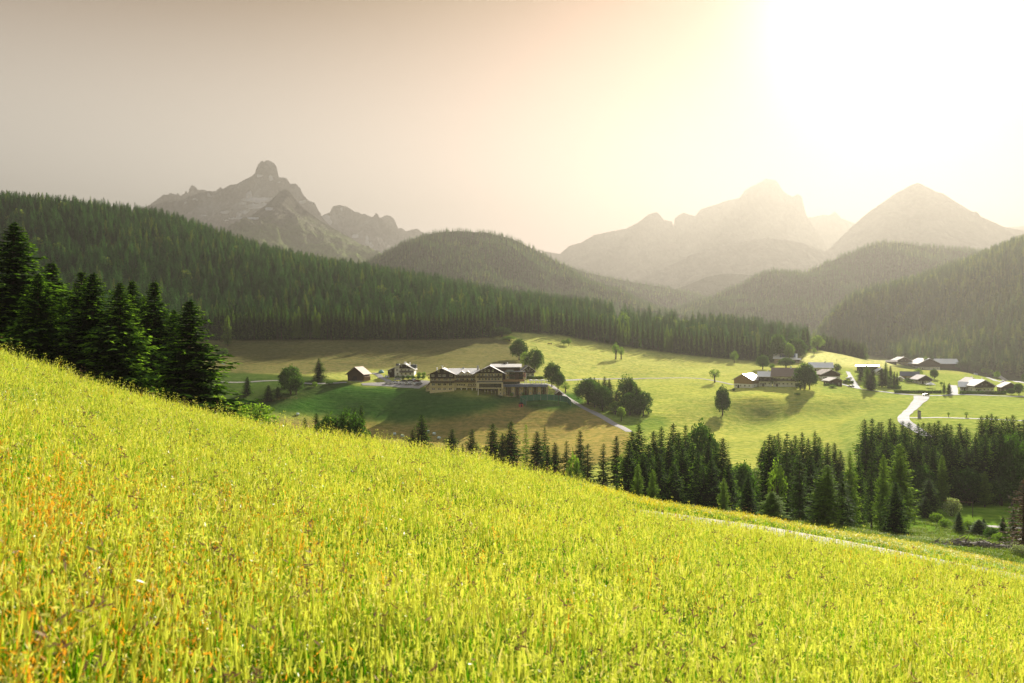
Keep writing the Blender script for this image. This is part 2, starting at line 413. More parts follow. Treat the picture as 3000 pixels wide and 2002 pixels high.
def road(name, pts, width, mat, lift=.14, step=2.0, nw=6):
    """a lane draped on the ground along (x, y) points"""
    P = np.array([p[:2] for p in pts], float)
    seg = np.r_[0, np.cumsum(np.hypot(*np.diff(P, axis=0).T))]
    s = np.linspace(0, seg[-1], max(4, int(seg[-1] / step)))
    def cr(k):   # smooth through the points
        f = np.interp(s, seg, P[:, k]); 
        w = max(1, int(len(s) / (len(P) * 2.5))); ker = np.ones(2 * w + 1) / (2 * w + 1)
        return np.convolve(np.pad(f, w, mode='reflect', reflect_type='odd'), ker, mode='valid')
    x, y = cr(0), cr(1)
    tx, ty = np.gradient(x), np.gradient(y); L = np.hypot(tx, ty); nx, ny = -ty / L, tx / L
    W = np.broadcast_to(np.interp(np.linspace(0, 1, len(s)), np.linspace(0, 1, np.size(width)), np.atleast_1d(width)), s.shape)
    V = []
    for i in range(len(s)):
        for k in np.linspace(-.5, .5, nw):
            px, py = x[i] + nx[i] * W[i] * k, y[i] + ny[i] * W[i] * k
            V.append((px, py, surf(px, py) + lift - (.10 if abs(k) == .5 else 0)))
    o = link(bpy.data.objects.new(name, mesh_np(name, V, grid_faces(len(s), nw), [mat], smooth=True)))
    return tag(o, kind='structure')
def px(*uv): return [hit(u, v) for u, v in uv]
# ------------------------------------------------------------------ trees
def kites(P, D, W, L, wd, sag=.0):
    """leaf-like kites: base P, direction D, side W, length L, half width wd"""
    L = L[:, None]; wd = wd[:, None]
    a = P; b = P + D * L * .45 + W * wd; c = P + D * L; c = c - np.array([0, 0, 1.0]) * (sag * L); e = P + D * L * .45 - W * wd
    V = np.stack([a, b, c, e], 1).reshape(-1, 3)
    return V
def qf(n): return np.arange(n * 4).reshape(n, 4)
def unit(v): return v / (np.linalg.norm(v, axis=-1, keepdims=True) + 1e-9)

def spruce(seed, Ht=20.0, R=3.4, nw=46, nb=7, ns=7, clear=.05, droop=.38, ksz=1.0, power=.78, gap=.0):
    g = RS(seed); Vs = []; Tm = []
    zf = clear + (1 - clear) * np.linspace(0, 1, nw)**.92
    irr = 1 + .16 * np.sin(zf * 23 + seed) + g.uniform(-.12, .12, nw)
    side = g.uniform(0, 6.28)
    for i in range(nw):
        f = zf[i]
        if f > .985: continue
        Lw = (R * (1 - f)**power * irr[i] + .12) * (1 - .35 * max(0, .12 + clear - f) / .12)
        k = max(5, int(nb * (.8 + .28 * (1 - f)) + g.randint(0, 2)))
        az = g.uniform(0, 6.28) + np.arange(k) * 6.283 / k + g.normal(0, .25, k)
        keep = g.uniform(0, 1, k) > gap
        az = az[keep]; k = len(az)
        if k == 0: continue
        L = Lw * g.uniform(.62, 1.12, k) * (1 + .13 * np.cos(az - side))
        s = (np.arange(ns) + .6) / ns
        s = s[None, :] + g.normal(0, .03, (k, ns))
        out = np.stack([np.cos(az), np.sin(az), np.zeros(k)], 1)
        dr = droop * (1.15 - f * .9) * g.uniform(.7, 1.3, k)
        up = .18 * f
        zz = (up * s - dr[:, None] * s**1.4 + .16 * s**3) * L[:, None]
        P = out[:, None, :] * (L[:, None] * s)[..., None]
        P[..., 2] = f * Ht + zz + g.normal(0, .05, (k, ns)) + g.normal(0, .14, (k, 1)) * (1.2 - f)
        P = P.reshape(-1, 3)
        o = np.repeat(out, ns, 0); tang = np.stack([-o[:, 1], o[:, 0], np.zeros(len(o))], 1)
        sl = s.reshape(-1)
        base = ksz * (.30 + .20 * np.repeat(L, ns)) * (1.15 - .45 * sl) * (.58 + .42 * min(1.0, (1 - f) * 2.6)**.8)
        for a, dn in ((0, -.12), (.95, -.35), (-.95, -.35)):
            a = a + g.normal(0, .22, len(P))
            D = o * np.cos(a)[:, None] + tang * np.sin(a)[:, None]; D[:, 2] += dn + g.normal(0, .16, len(P)); D = unit(D)
            Wv = np.cross(D, unit(np.array([0, 0, 1.0]) + g.normal(0, .45, (len(P), 3)))); Wv = unit(Wv)
            l = base * g.uniform(.75, 1.25, len(P))
            Vs.append(kites(P, D, Wv, l, l * .23, .12)); Tm.append((sl > .66) & (g.uniform(0, 1, len(P)) < .62))
    n = 12
    P = np.c_[np.zeros(n), np.zeros(n), Ht * np.linspace(.93, .995, n)]
    az = g.uniform(0, 6.28, n); D = unit(np.c_[np.cos(az) * .5, np.sin(az) * .5, np.full(n, .9)])
    l = np.linspace(.55, .3, n) * Ht / 20
    Vs.append(kites(P, D, unit(np.cross(D, g.normal(0, 1, (n, 3)))), l, l * .16))
    V = np.concatenate(Vs); Tm.append(np.zeros(n, bool)); TIPS[len(V)] = np.concatenate(Tm).astype(int)
    return V
TIPS = {}
def trunk_mb(Ht, r0, lean=0.0, seed=0, top=.97):
    b = MB(); g = random.Random(seed)
    zs = [-1.2, 0, Ht * .1, Ht * .35, Ht * .7, Ht * top]
    b.tube([(g.uniform(-.05, .05) + lean * z, g.uniform(-.05, .05), z) for z in zs], [r0 * 1.35, r0 * 1.2, r0, r0 * .75, r0 * .4, .03], 7)
    return b

def broad(seed, Ht=10.0, Wd=8.0, nleaf=3200, lsz=.5, trunk=.22, nblob=20, round_=1.0, stems=1):
    g = RS(seed); zb = Ht * trunk; blobs = []
    for i in range(nblob):
        for _ in range(30):
            p = g.uniform(-1, 1, 3)
            q = np.array([p[0], p[1], p[2] if p[2] > 0 else p[2] * 1.0])
            if (p[0]**2 + p[1]**2) / (1 - .25 * p[2] * round_) + p[2]**2 < .78: break
        rb = g.uniform(.24, .40) * (1 - .25 * max(0, p[2]))
        blobs.append((p[0] * Wd / 2 * .85, p[1] * Wd / 2 * .85, zb + (Ht - zb) * (.5 + .44 * p[2]), rb * Wd / 2 * 1.05))
    B = np.array(blobs)
    n1 = int(nleaf * .52)
    idx = g.choice(len(B), n1, p=(B[:, 3]**2) / (B[:, 3]**2).sum())
    d = unit(g.normal(0, 1, (n1, 3))); flip = (d[:, 2] < -.2) & (g.uniform(0, 1, n1) < .5); d[flip, 2] *= -1
    rr = g.uniform(.6, 1.06, n1)[:, None]
    P1 = B[idx, :3] + d * rr * B[idx, 3:4] * np.array([1.05, 1.05, .9])
    n2 = nleaf - n1; e = unit(g.normal(0, 1, (n2, 3)))
    lump = fbm(e[:, 0] * 2.2 + seed, e[:, 1] * 2.2 + e[:, 2] * 2.6, 3)
    egg = 1 - .22 * e[:, 2]
    P2 = e * (g.uniform(.70, .99, n2) * (1 + .42 * lump))[:, None] * np.c_[Wd / 2 * .92 * egg, Wd / 2 * .92 * egg, np.full(n2, (Ht - zb) / 2 * .98)]
    P2[:, 2] += zb + (Ht - zb) * .5
    k2 = lump > -.30; P2 = P2[k2]; e = e[k2]
    P = np.concatenate([P1, P2]); d = np.concatenate([d, e]); nleaf = len(P)
    D = unit(d * .4 + g.normal(0, 1, (nleaf, 3)) + np.array([0, 0, -.25]))
    Wv = unit(np.cross(D, g.normal(0, 1, (nleaf, 3)) + d))
    l = lsz * g.uniform(.6, 1.3, nleaf)
    V = kites(P - D * l[:, None] * .5, D, Wv, l, l * .36, .05)
    b = MB(); r0 = Ht * .022 + .05
    for s in range(stems):
        ox = (s - (stems - 1) / 2) * .5
        top = zb + (Ht - zb) * .45
        b.tube([(ox, 0, -1.0), (ox, 0, 0), (ox * 1.4, .05, zb * .7), (ox * 1.6, .1, zb), (ox * 2, 0, top)], [r0 * 1.4, r0 * 1.2, r0, r0 * .9, r0 * .3], 7)
        for j in g.choice(len(B), min(9, len(B)), replace=False):
            z0 = zb * g.uniform(.85, 1.0) + (top - zb) * g.uniform(0, .7)
            b.tube([(ox * 1.6, .05, z0), tuple(B[j, :3] * .5 + np.array([ox, 0, z0]) * .5 + np.array([0, 0, .2])), tuple(B[j, :3])], [r0 * .5, r0 * .3, r0 * .1], 5)
    return V, b

TREE = {}
def reg(kind, i, V, tb, mat, H0_, W0):
    tip = mat + '_tip' in M
    me = mesh_np('crown', V, qf(len(V) // 4), [M[mat]] + ([M[mat + '_tip']] if tip else []), TIPS[len(V)] if tip else None)
    TREE[(kind, i)] = (me, tb.mesh('trunk', [M['bark']], True), H0_, W0)
for i in range(5): reg('spruce_hi', i, spruce(100 + i, 20, 3.9 + .25 * (i % 3), 60, 9, 11, .03, .58, .80, .80, .06), trunk_mb(20, .26, 0, i), 'spruce', 20, 7)
for i in range(6): reg('spruce', i, spruce(200 + i, 20, 3.7 + .3 * (i % 3), 48, 7, 8, .04 + .02 * (i % 2), .40, .85, .58), trunk_mb(20, .24, 0, i), 'spruce', 20, 6.5)
for i in range(4): reg('spruce_bare', i, spruce(300 + i, 20, 2.9 + .2 * (i % 2), 42, 6, 7, .22 + .05 * i, .45, .85, .62, .12), trunk_mb(20, .22, 0, i), 'spruce', 20, 5)
for i in range(3): reg('spruce_open', i, spruce(330 + i, 20, 3.0, 34, 5, 8, .10, .55, .9, .66, .10), trunk_mb(20, .22, 0, i), 'spruce_light', 20, 6)
for i in range(4): reg('larch', i, spruce(400 + i, 20, 3.3, 48, 8, 9, .08, .15, .8, .6, .0), trunk_mb(20, .2, 0, i), 'larch', 20, 6.4)
for i in range(2): reg('larch_thin', i, spruce(430 + i, 20, 2.0, 34, 4, 5, .18, .12, .9, .6, .2), trunk_mb(20, .16, 0, i), 'larch', 20, 4)
reg('dry', 0, spruce(450, 20, 3.4, 34, 5, 7, .06, .5, .7, .7, .15), trunk_mb(20, .24, 0, 3), 'dry_twigs', 20, 6.5)
for i in range(5):
    V, b = broad(500 + i, 10, 8, 5200, .46, .14, 24); reg('broad', i, V, b, 'leaf', 10, 8)
for i in range(3):
    V, b = broad(520 + i, 10, 7, 2600, .48, .22, 18); reg('broad_light', i, V, b, 'leaf_light', 10, 7)
for i in range(2):
    V, b = broad(540 + i, 10, 6, 1300, .42, .28, 15, 1, 2); reg('birch', i, V, b, 'leaf_light', 10, 6)
for i in range(3):
    V, b = broad(560 + i, 4, 5, 1700, .34, .04, 16, .2, 2); reg('bush', i, V, b, 'leaf_light', 4, 5)
for i in range(2):
    V, b = broad(570 + i, 4, 5, 1500, .34, .04, 14, .2, 2); reg('bush_pale', i, V, b, 'leaf_pale', 4, 5)
for i in range(2):
    V, b = broad(580 + i, 4, 5, 1700, .34, .04, 16, .2, 2); reg('bush_dark', i, V, b, 'leaf', 4, 5)
V, b = broad(590, 10, 6.4, 6500, .42, .09, 34, -.5); reg('egg', 0, V, b, 'leaf', 10, 6.4)
NV = {}
for k in TREE: NV[k[0]] = max(NV.get(k[0], 0), k[1] + 1)
_cnt = {}
NAMES = {'spruce_hi': 'spruce_tree', 'spruce': 'spruce_tree', 'spruce_bare': 'spruce_tree', 'spruce_open': 'spruce_tree', 'larch': 'larch_tree', 'larch_thin': 'larch_tree', 'dry': 'dry_spruce_tree',
         'broad': 'leafy_tree', 'broad_light': 'leafy_tree', 'birch': 'birch_tree', 'egg': 'leafy_tree', 'bush': 'bush', 'bush_pale': 'bush', 'bush_dark': 'bush'}
rt = random.Random(5)
def tree(kind, loc, h, w=None, label=None, group=None, rz=None, cat=None):
    i = _cnt.get(kind, 0); _cnt[kind] = i + 1
    crown, trunk, h0, w0 = TREE[(kind, i % NV[kind])]
    sz = h / h0; sx = (w / w0) if w else sz * rt.uniform(.9, 1.1)
    name = NAMES[kind]
    o = empty(name, loc, rt.uniform(0, 6.28) if rz is None else rz, label, cat or ('bush' if name == 'bush' else 'tree'), group)
    o.scale = (sx, sx, sz)
    for nm, me in (('crown', crown), ('trunk', trunk)):
        link(bpy.data.objects.new(nm, me), o)
    return o
def tY(kind, u, vtop, Y, label, group=None, wpx=None):
    """tree whose foot may be hidden: column u, top at vtop, standing Y metres away"""
    p = at(u, Y); ztop = -(vtop - CV) / F * Y
    return tree(kind, p, max(1.0, ztop - p[2]), wpx * (1.85 if group == 'trees beyond the meadow edge' and kind[:6] == 'spruce' else 1.5) * Y / F if wpx else None, label, group)
def tV(kind, u, vtop, vbase, label, group=None, wpx=None):
    """tree whose foot can be seen at (u, vbase)"""
    p = hit(u, vbase); ztop = -(vtop - CV) / F * p[1]
    return tree(kind, p, max(.6, ztop - p[2]), wpx * (1.3 if kind[:5] in ('spruc', 'larch') else 1.08) * p[1] / F if wpx else None, label, group)

# big spruces behind the left end of the meadow
for k, (u, v, Y, w, lab) in enumerate([
 (-75,700,104,200,'dark spruce cut off by the left edge of the photo'),
 (42,650,106,215,'tallest dark spruce behind the left end of the meadow'),
 (112,800,96,150,'shorter dark spruce just right of the tallest spruce at the left edge'),
 (152,768,112,190,'dark spruce with a leaning tip, second tall tree from the left edge'),
 (240,795,104,165,'left one of a twin topped spruce pair in the middle of the row'),
 (272,800,100,190,'right one of a twin topped spruce pair in the middle of the row'),
 (352,825,98,170,'broad spruce with sunlit yellow green right side in the meadow row'),
 (388,822,112,150,'slim spruce peeking out behind the broad sunlit one'),
 (453,823,108,165,'narrow tall spruce with ragged sides, second from the right end of the row'),
 (420,870,118,130,'small spruce top half hidden between two taller row trees'),
 (555,880,96,235,'wide dark spruce at the right end of the row beside the meadow'),
 (510,905,108,120,'lower spruce top leaning on the wide dark spruce at the row end')]):
    tY('spruce_hi', u, v, Y, lab, 'spruces behind the left meadow edge', w * 1.1)
for (u, v, Y, w, lab) in [(641,1158,118,75,'round green bush at the foot of the wide dark spruce'),(697,1166,130,62,'upright light green bush beyond the meadow edge, middle of three'),
                          (748,1180,140,100,'low spreading green bush beyond the meadow edge, right of three')]:
    tY('broad_light' , u, v, Y, lab, 'bushes beyond the meadow edge', w)
# small trees beyond the meadow edge, centre left
G1 = 'trees beyond the meadow edge'
tY('spruce', 893, 1224, 190, 'tiny dark spruce left of the low bushes near the meadow edge', G1, 24)
tY('spruce', 927, 1211, 195, 'thin little spruce between a tiny spruce and round leafy trees', G1, 28)
tY('broad', 966, 1212, 190, 'smaller of two round leafy trees at the meadow edge', G1, 58)
tY('broad', 1020, 1202, 188, 'larger of two round leafy trees at the meadow edge', G1, 74)
tY('spruce_bare', 1058, 1188, 205, 'slim tall spruce standing right beside the larger round leafy tree', G1, 30)
tY('spruce', 1040, 1193, 215, 'slim spruce half hidden behind the larger round leafy tree', G1, 26)
tY('bush_dark', 1075, 1258, 200, 'low dark shrub under the slim tall spruce at the meadow edge', G1, 30)
tY('spruce', 1235, 1215, 215, 'lone dense spruce in front of the wrapped hay bales', G1, 46)
tY('spruce', 1208, 1258, 213, 'small spruce touching the lone dense spruce by the hay bales', G1, 24)
tY('spruce', 1325, 1257, 225, 'small pointed spruce first in the row right of the hay bales', G1, 36)
tY('spruce', 1383, 1257, 225, 'small pointed spruce second in the row right of the hay bales', G1, 36)
tY('spruce', 1355, 1300, 205, 'knee high young spruce between the two small pointed ones', G1, 16)
tY('spruce', 1444, 1240, 215, 'dark spruce left in a close group of three', G1, 46)
tY('spruce', 1472, 1268, 210, 'short spruce in the middle of a close group of three', G1, 32)
tY('spruce', 1497, 1234, 212, 'dark spruce right in a close group of three', G1, 48)
tY('larch_thin', 1541, 1243, 208, 'thin pale green larch standing alone between darker spruces', G1, 34)
tY('spruce', 1573, 1263, 205, 'dark spruce just right of the thin pale larch', G1, 44)
tY('spruce_open', 1596, 1250, 218, 'airy grey green spruce with see-through branches', G1, 34)
tY('spruce', 1626, 1296, 205, 'squat dark spruce below the tan hillside', G1, 40)
tY('spruce', 1605, 1305, 198, 'young dark spruce leaning into the airy grey green one', G1, 26)
tY('spruce_open', 1660, 1291, 205, 'spruce with light branches and a yellow bush at its foot', G1, 38)
tY('bush', 1680, 1325, 190, 'yellow green bush glowing between two dark spruces', G1, 36)
tY('spruce_bare', 1700, 1260, 200, 'tall twin tipped spruce with a shorter one at its side', G1, 36)
tY('spruce_open', 1722, 1300, 190, 'loose olive coloured spruce right of the tall twin tipped one', G1, 56)
tY('larch', 1690, 1352, 165, 'low olive young larch at the meadow edge under taller trees', G1, 44)
tY('spruce_open', 1768, 1299, 185, 'slender open spruce standing alone before the dense stand', G1, 44)
tY('spruce_bare', 1806, 1277, 185, 'slender spruce with pointed tip, last before the dense stand', G1, 40)
# dense stand in the middle
G2 = 'dense spruce stand at the meadow edge'
rr_ = random.Random(31)
for (u, v, Y, w) in [(1852,1262,175,60),(1872,1242,180,62),(1842,1290,165,50),(1915,1262,178,55),(1938,1250,185,48),(1960,1290,165,60),(1972,1240,182,62),(1990,1265,172,50),
                     (2008,1245,186,44),(1900,1300,160,55),(1930,1330,150,55),(1885,1330,155,50),(2000,1310,160,58),(2030,1300,165,55),(2046,1325,155,48),(2075,1292,172,56),(2098,1310,168,50),
                     (2118,1283,165,62),(2085,1345,150,55),(2135,1345,158,44),(2060,1370,150,44),(1975,1360,148,50)]:
    tY('spruce', u, v, Y, 'dark spruce in the dense stand at the middle of the meadow edge', G2, w * 1.15)
tY('broad', 2052, 1233, 225, 'bright green leafy tree rising out of the dense spruce stand', None, 72)
tY('larch', 1870, 1360, 145, 'olive young larch in front of the dense spruce stand', 'young larches before the dense stand', 44)
tY('larch', 1912, 1375, 140, 'low olive larch sapling at the grass line of the dense stand', 'young larches before the dense stand', 40)
tY('larch', 2120, 1400, 140, 'slim olive larch at the right corner of the dense stand', 'young larches before the dense stand', 36)
# gap and right-hand mixed wood
tY('broad', 2178, 1350, 178, 'dark round leafy tree in the gap between two spruce stands', None, 62)
tY('bush_pale', 2212, 1362, 185, 'pale grey green shrub in the gap between two spruce stands', None, 56)
tY('spruce', 2193, 1398, 128, 'small dark spruce alone on the grass in front of the gap', None, 46)
G3 = 'tall spruces of the right mixed wood'
for (u, v, Y, w, kd, lab) in [
 (2255,1272,150,62,'spruce','tall ragged spruce with a yellow green birch at its side'),
 (2306,1268,148,62,'spruce_open','tall grey green spruce with thin crown left of the dark trunked one'),
 (2342,1328,132,60,'spruce_open','spruce with a bare dark lower trunk near the track'),
 (2408,1345,128,76,'spruce_open','bushy olive spruce with a broad base near the track'),
 (2425,1362,122,70,'larch','olive larch overlapping the bushy olive spruce'),
 (2468,1380,125,56,'spruce_open','drooping spruce at the left of the sunlit clearing'),
 (2490,1320,150,44,'larch','light green larch rising behind the drooping spruce'),
 (2553,1322,165,40,'spruce_open','greyish spruce left of the tall pale larch, in the clearing'),
 (2588,1332,150,46,'larch','slim larch between a greyish spruce and the tall pale larch'),
 (2516,1338,175,30,'spruce','narrow dark spruce squeezed behind the light green larch'),
 (2375,1335,160,50,'spruce','dark spruce standing between two olive spruces'),
 (2262,1440,118,60,'larch','low feathery larch sapling left of the bare trunked spruce')]:
    tY(kd, u, v, Y, lab, G3, w * 1.1)
tY('birch', 2275, 1345, 140, 'yellow green birch leaning on a tall ragged spruce', None, 42)
G4 = 'far row of the right mixed wood'
for (u, v) in [(2240,1290),(2268,1275),(2280,1268),(2330,1275),(2350,1265),(2368,1283),(2388,1262),(2400,1280),(2425,1296),(2445,1297),(2462,1320),(2232,1310),(2300,1285),(2318,1290)]:
    tY('spruce', u, v, 205 + rr_.uniform(-8, 10), 'dark spruce in the far row of the right mixed wood', G4, 44)
# tall larch and clearing
tV('larch', 2637, 1300, 1562, 'tallest pale green larch in the sunlit clearing beside the track', None, 92)
tY('spruce', 2624, 1412, 132, 'dark ragged spruce growing up into the tall pale larch', None, 56)
G5 = 'young trees of the sunlit clearing'
tV('spruce', 2722, 1402, 1508, 'medium sized spruce right of the tall larch in the clearing', G5, 52)
tV('spruce', 2712, 1455, 1518, 'small spruce at the foot of the medium spruce in the clearing', G5, 34)
tV('spruce', 2810, 1500, 1560, 'dark young spruce below the silvery round bush', G5, 30)
tV('spruce', 2868, 1522, 1568, 'dark squat spruce near the brushwood heap', G5, 42)
tV('spruce', 2882, 1520, 1550, 'very small spruce behind the squat one by the brushwood', G5, 18)
tV('spruce', 2938, 1512, 1590, 'small dense spruce near the gravel lane at the right', G5, 32)
tV('spruce_open', 2968, 1480, 1582, 'thin crooked spruce beside the reddish dry one', G5, 40)
tY('dry', 2998, 1405, 120, 'reddish dry spruce cut off by the right edge of the photo', None, 80)
tV('bush_pale', 2790, 1456, 1512, 'silvery round bush shining in the clearing', None, 52)
tV('bush_pale', 2990, 1596, 1630, 'silvery low bush at the right edge by the track verge', None, 56)
tV('bush', 2525, 1422, 1500, 'light green small tree left of the tall larch in the clearing', G5, 36)
tV('bush', 2545, 1452, 1512, 'light green bush with thin stem left of the tall larch', G5, 34)
for (u, vt, vb, w, lab) in [(2745,1502,1530,40,'pale yellow green bush left under the silvery round bush'),(2770,1520,1545,40,'light green bush on the slope below the silvery bush'),
                            (2840,1525,1560,44,'grey green bush between two young spruces'),(2690,1490,1512,34,'small bright bush at the dark wood edge'),(2905,1545,1580,44,'dark green bush beside the brushwood heap'),
                            (2575,1500,1518,28,'low dark bush in the shade of the clearing'),(2930,1560,1592,46,'leafy bush at the right end of the brushwood heap'),(2850,1575,1590,36,'low weedy bush on top of the brushwood heap')]:
    tV('bush' if 'dark' not in lab else 'bush_dark', u, vt, vb, lab, 'bushes of the sunlit clearing', w)
# dark wood on the right
G6 = 'dark spruce wood beside the road'
tops = [(2533,1228),(2555,1226),(2575,1232),(2583,1236),(2608,1226),(2620,1240),(2645,1232),(2664,1234),(2690,1240),(2705,1234),(2722,1240),(2738,1236),(2750,1232),(2765,1245),(2775,1238),(2786,1246),
        (2812,1240),(2832,1252),(2875,1216),(2892,1212),(2905,1212),(2918,1218),(2935,1225),(2950,1222),(2968,1214),(2985,1240),(2998,1225),(3020,1230),(3045,1225),(3070,1235)]
for u, v in tops:
    tY('spruce', u, v + rr_.uniform(-2, 3), 232 + rr_.uniform(-7, 7), 'dark spruce in the wood between road and sunlit clearing', G6, 52)
for k in range(46):
    u = 2535 + k * 12 + rr_.uniform(-6, 6); Y = rr_.uniform(206, 226)
    v = 1262 + rr_.uniform(-6, 60)
    tY('spruce_bare' if k % 3 == 0 else 'spruce', u, v, Y, 'dark spruce in the wood between road and sunlit clearing', G6, 50)
for u, v, lab in [(2760,1332,'lighter pointed larch in front of the dark wood'),(2885,1382,'faint larch in front of the dark wood at its right part')]: tY('larch', u, v, 200, lab, 'larches before the dark wood', 36)
for u, v, lab in [(2700,1360,'rounded leafy tree under the dark wood, left'),(2840,1370,'rounded leafy tree under the dark wood, middle'),(2935,1390,'rounded leafy tree under the dark wood, right'),(2965,1262,'leafy tree among the spruce tops at the right')]: tY('broad', u, v, 204, lab, 'leafy trees in the dark wood', 62)

# pasture and hotel trees
G7 = 'leafy trees behind the hotel'
tY('broad', 1470, 958, 660, 'light leafy tree at the forest corner above the hotel', G7, 44)
tY('broad_light', 1492, 985, 645, 'small yellow green tree between forest corner and round trees', G7, 34)
tV('broad', 1521, 992, 1056, 'uppermost of three big round trees in a line right of the hotel', G7, 52)
tV('broad_light', 1538, 1030, 1085, 'lighter small tree tucked beside the middle big round tree', G7, 30)
tV('broad', 1566, 1020, 1092, 'middle of three big round trees in a line right of the hotel', G7, 54)
tV('broad', 1617, 1060, 1135, 'lowest of three big round trees in a line right of the hotel', G7, 50)
tV('broad', 1635, 1085, 1142, 'lopsided companion of the lowest big round tree', G7, 40)
tV('birch', 1657, 1120, 1152, 'small airy tree beside the lane near the brown hut', None, 26)
G8 = 'single trees on the sunlit pasture'
tV('broad_light', 1652, 996, 1012, 'low left tree of a small pair high on the sunlit pasture', G8, 18)
tV('broad_light', 1666, 991, 1014, 'taller right tree of a small pair high on the sunlit pasture', G8, 18)
tV('birch', 1804, 1003, 1054, 'taller birch of the pair casting a long shadow on the pasture', G8, 22)
tV('birch', 1820, 1015, 1054, 'shorter birch of the pair casting a long shadow on the pasture', G8, 18)
tV('broad_light', 2151, 1028, 1065, 'small round tree high on the pasture near the forest edge', G8, 24)
tV('broad', 2234, 1039, 1083, 'round tree on the pasture above the timber barn', G8, 38)
tV('birch', 2094, 1080, 1121, 'small wiry tree standing left of the timber barn', G8, 34)
tV('egg', 2117, 1130, 1218, 'dense egg shaped dark tree in front of the timber barn', None, 45)
G9 = 'clump of trees in the pasture hollow'
for (kd, u, vt, vb, w, lab) in [
 ('broad',1722,1108,1185,84,'broad dark tree at the left end of the pasture clump'),('broad',1765,1128,1205,60,'rounded tree in the front middle of the pasture clump'),
 ('broad',1742,1120,1195,50,'dark tree filling the left half of the pasture clump'),
 ('spruce',1731,1104,1180,24,'thin spruce tip left behind the pasture clump'),('spruce',1741,1104,1180,22,'second thin spruce tip left behind the pasture clump'),('spruce',1754,1112,1185,22,'short spruce tip left behind the pasture clump'),
 ('spruce',1771,1103,1190,30,'taller spruce standing in the middle gap of the clump'),('spruce',1785,1110,1195,30,'spruce right of the middle gap of the clump'),('spruce',1806,1150,1208,34,'dark low spruce deep in the pasture clump'),
 ('broad',1838,1100,1200,66,'tall leafy tree crowning the right half of the clump'),('spruce',1848,1118,1205,30,'spruce inside the right half of the clump'),('spruce',1865,1125,1212,30,'spruce stepping down the right side of the clump'),
 ('spruce',1875,1135,1215,30,'last spruce on the right side of the clump'),('broad',1885,1145,1220,52,'round dark tree at the right end of the clump'),('broad',1845,1150,1218,62,'dark tree in the front right of the clump'),
 ('broad_light',1803,1175,1215,44,'lighter low tree at the front of the clump'),('broad_light',1820,1192,1235,28,'lone little round tree in front of the clump'),('bush',1900,1195,1215,22,'small bush at the right foot of the clump')]:
    tV(kd, u, vt, vb, lab, G9, w)
# left lower ground
G10 = 'trees on the shaded ground left of the barn'
tV('broad', 852, 1070, 1155, 'large bright leafy tree alone on the shaded ground', G10, 66)
tV('broad', 868, 1105, 1158, 'lower side crown joined to the large bright leafy tree', G10, 44)
tV('spruce', 934, 1050, 1118, 'solitary spruce between the large leafy tree and the barn', G10, 32)
tV('spruce', 725, 1103, 1160, 'dark spruce left on the shaded ground', G10, 24)
tV('spruce', 786, 1128, 1175, 'dark spruce in the middle of the shaded ground', G10, 28)
tV('spruce', 814, 1133, 1165, 'small spruce left of the large leafy tree on shaded ground', G10, 18)
tV('bush', 922, 1118, 1136, 'light bush beside the lane left of the barn', G10, 16)
tV('bush_dark', 965, 1118, 1128, 'small dark bush under the solitary spruce', G10, 24)
tV('larch', 667, 924, 1015, 'pale green larch at the left forest edge', None, 28)
tV('bush_dark', 650, 1020, 1045, 'dark scrub at the left corner of the brown field', None, 40)
# hotel garden
G11 = 'ball trees before the hotel wing'
for i, (u, vt) in enumerate([(1499,1150),(1533,1148),(1568,1143),(1602,1143)]):
    tV('broad_light', u, vt, 1166, ['leftmost', 'second', 'third', 'rightmost'][i] + ' of four little ball trees before the low hotel wing', G11, 11)
for u, w, lab in [(1516,14,'shrub between the first two ball trees'),(1576,12,'low shrub right of the third ball tree'),(1585,10,'flowering shrub between the last two ball trees'),(1465,18,'dark shrub below the hotel stairs')]:
    tV('bush_dark', u, 1158, 1167, lab, 'shrubs before the hotel wing', w)
for i, (u, w) in enumerate([(1165,16),(1180,16),(1196,18),(1210,18),(1226,16),(1240,14)]):
    tV('bush_dark', u, 1100, 1111, ['first', 'second', 'third', 'fourth', 'fifth', 'sixth'][i] + ' dark garden shrub from the left below the white chalet', 'garden shrubs below the white chalet', w)
for u, lab in [(1228,'left bright shrub on the terrace between chalet and hotel'),(1242,'right bright shrub on the terrace between chalet and hotel')]: tV('bush', u, 1090, 1103, lab, 'bright terrace shrubs', 14)
# village trees
G12 = 'village conifers beside the road'
for (kd, u, vt, vb, w, lab) in [('spruce',2523,1070,1115,22,'left conifer before the flat roofed house'),('larch',2541,1066,1143,26,'light green conifer in the tallest village group'),('spruce',2557,1074,1144,26,'dark conifer in the tallest village group'),
 ('spruce',2549,1092,1145,22,'lower dark conifer in the tallest village group'),('larch',2595,1062,1135,24,'pale tall conifer right of the tallest village group'),('spruce',2583,1080,1135,24,'dark conifer beside the pale tall one'),
 ('spruce',2609,1072,1128,18,'slim dark conifer right of the pale tall one'),('spruce',2620,1088,1134,12,'left of two column conifers by the dark roofed house'),('spruce',2628,1090,1134,10,'right of two column conifers by the dark roofed house'),
 ('larch',2766,1118,1157,12,'thin green conifer by the lawn near the junction'),('spruce',2781,1122,1157,16,'dark conifer by the lawn near the junction')]:
    tV(kd, u, vt, vb, lab, G12, w)
G13 = 'leafy village trees'
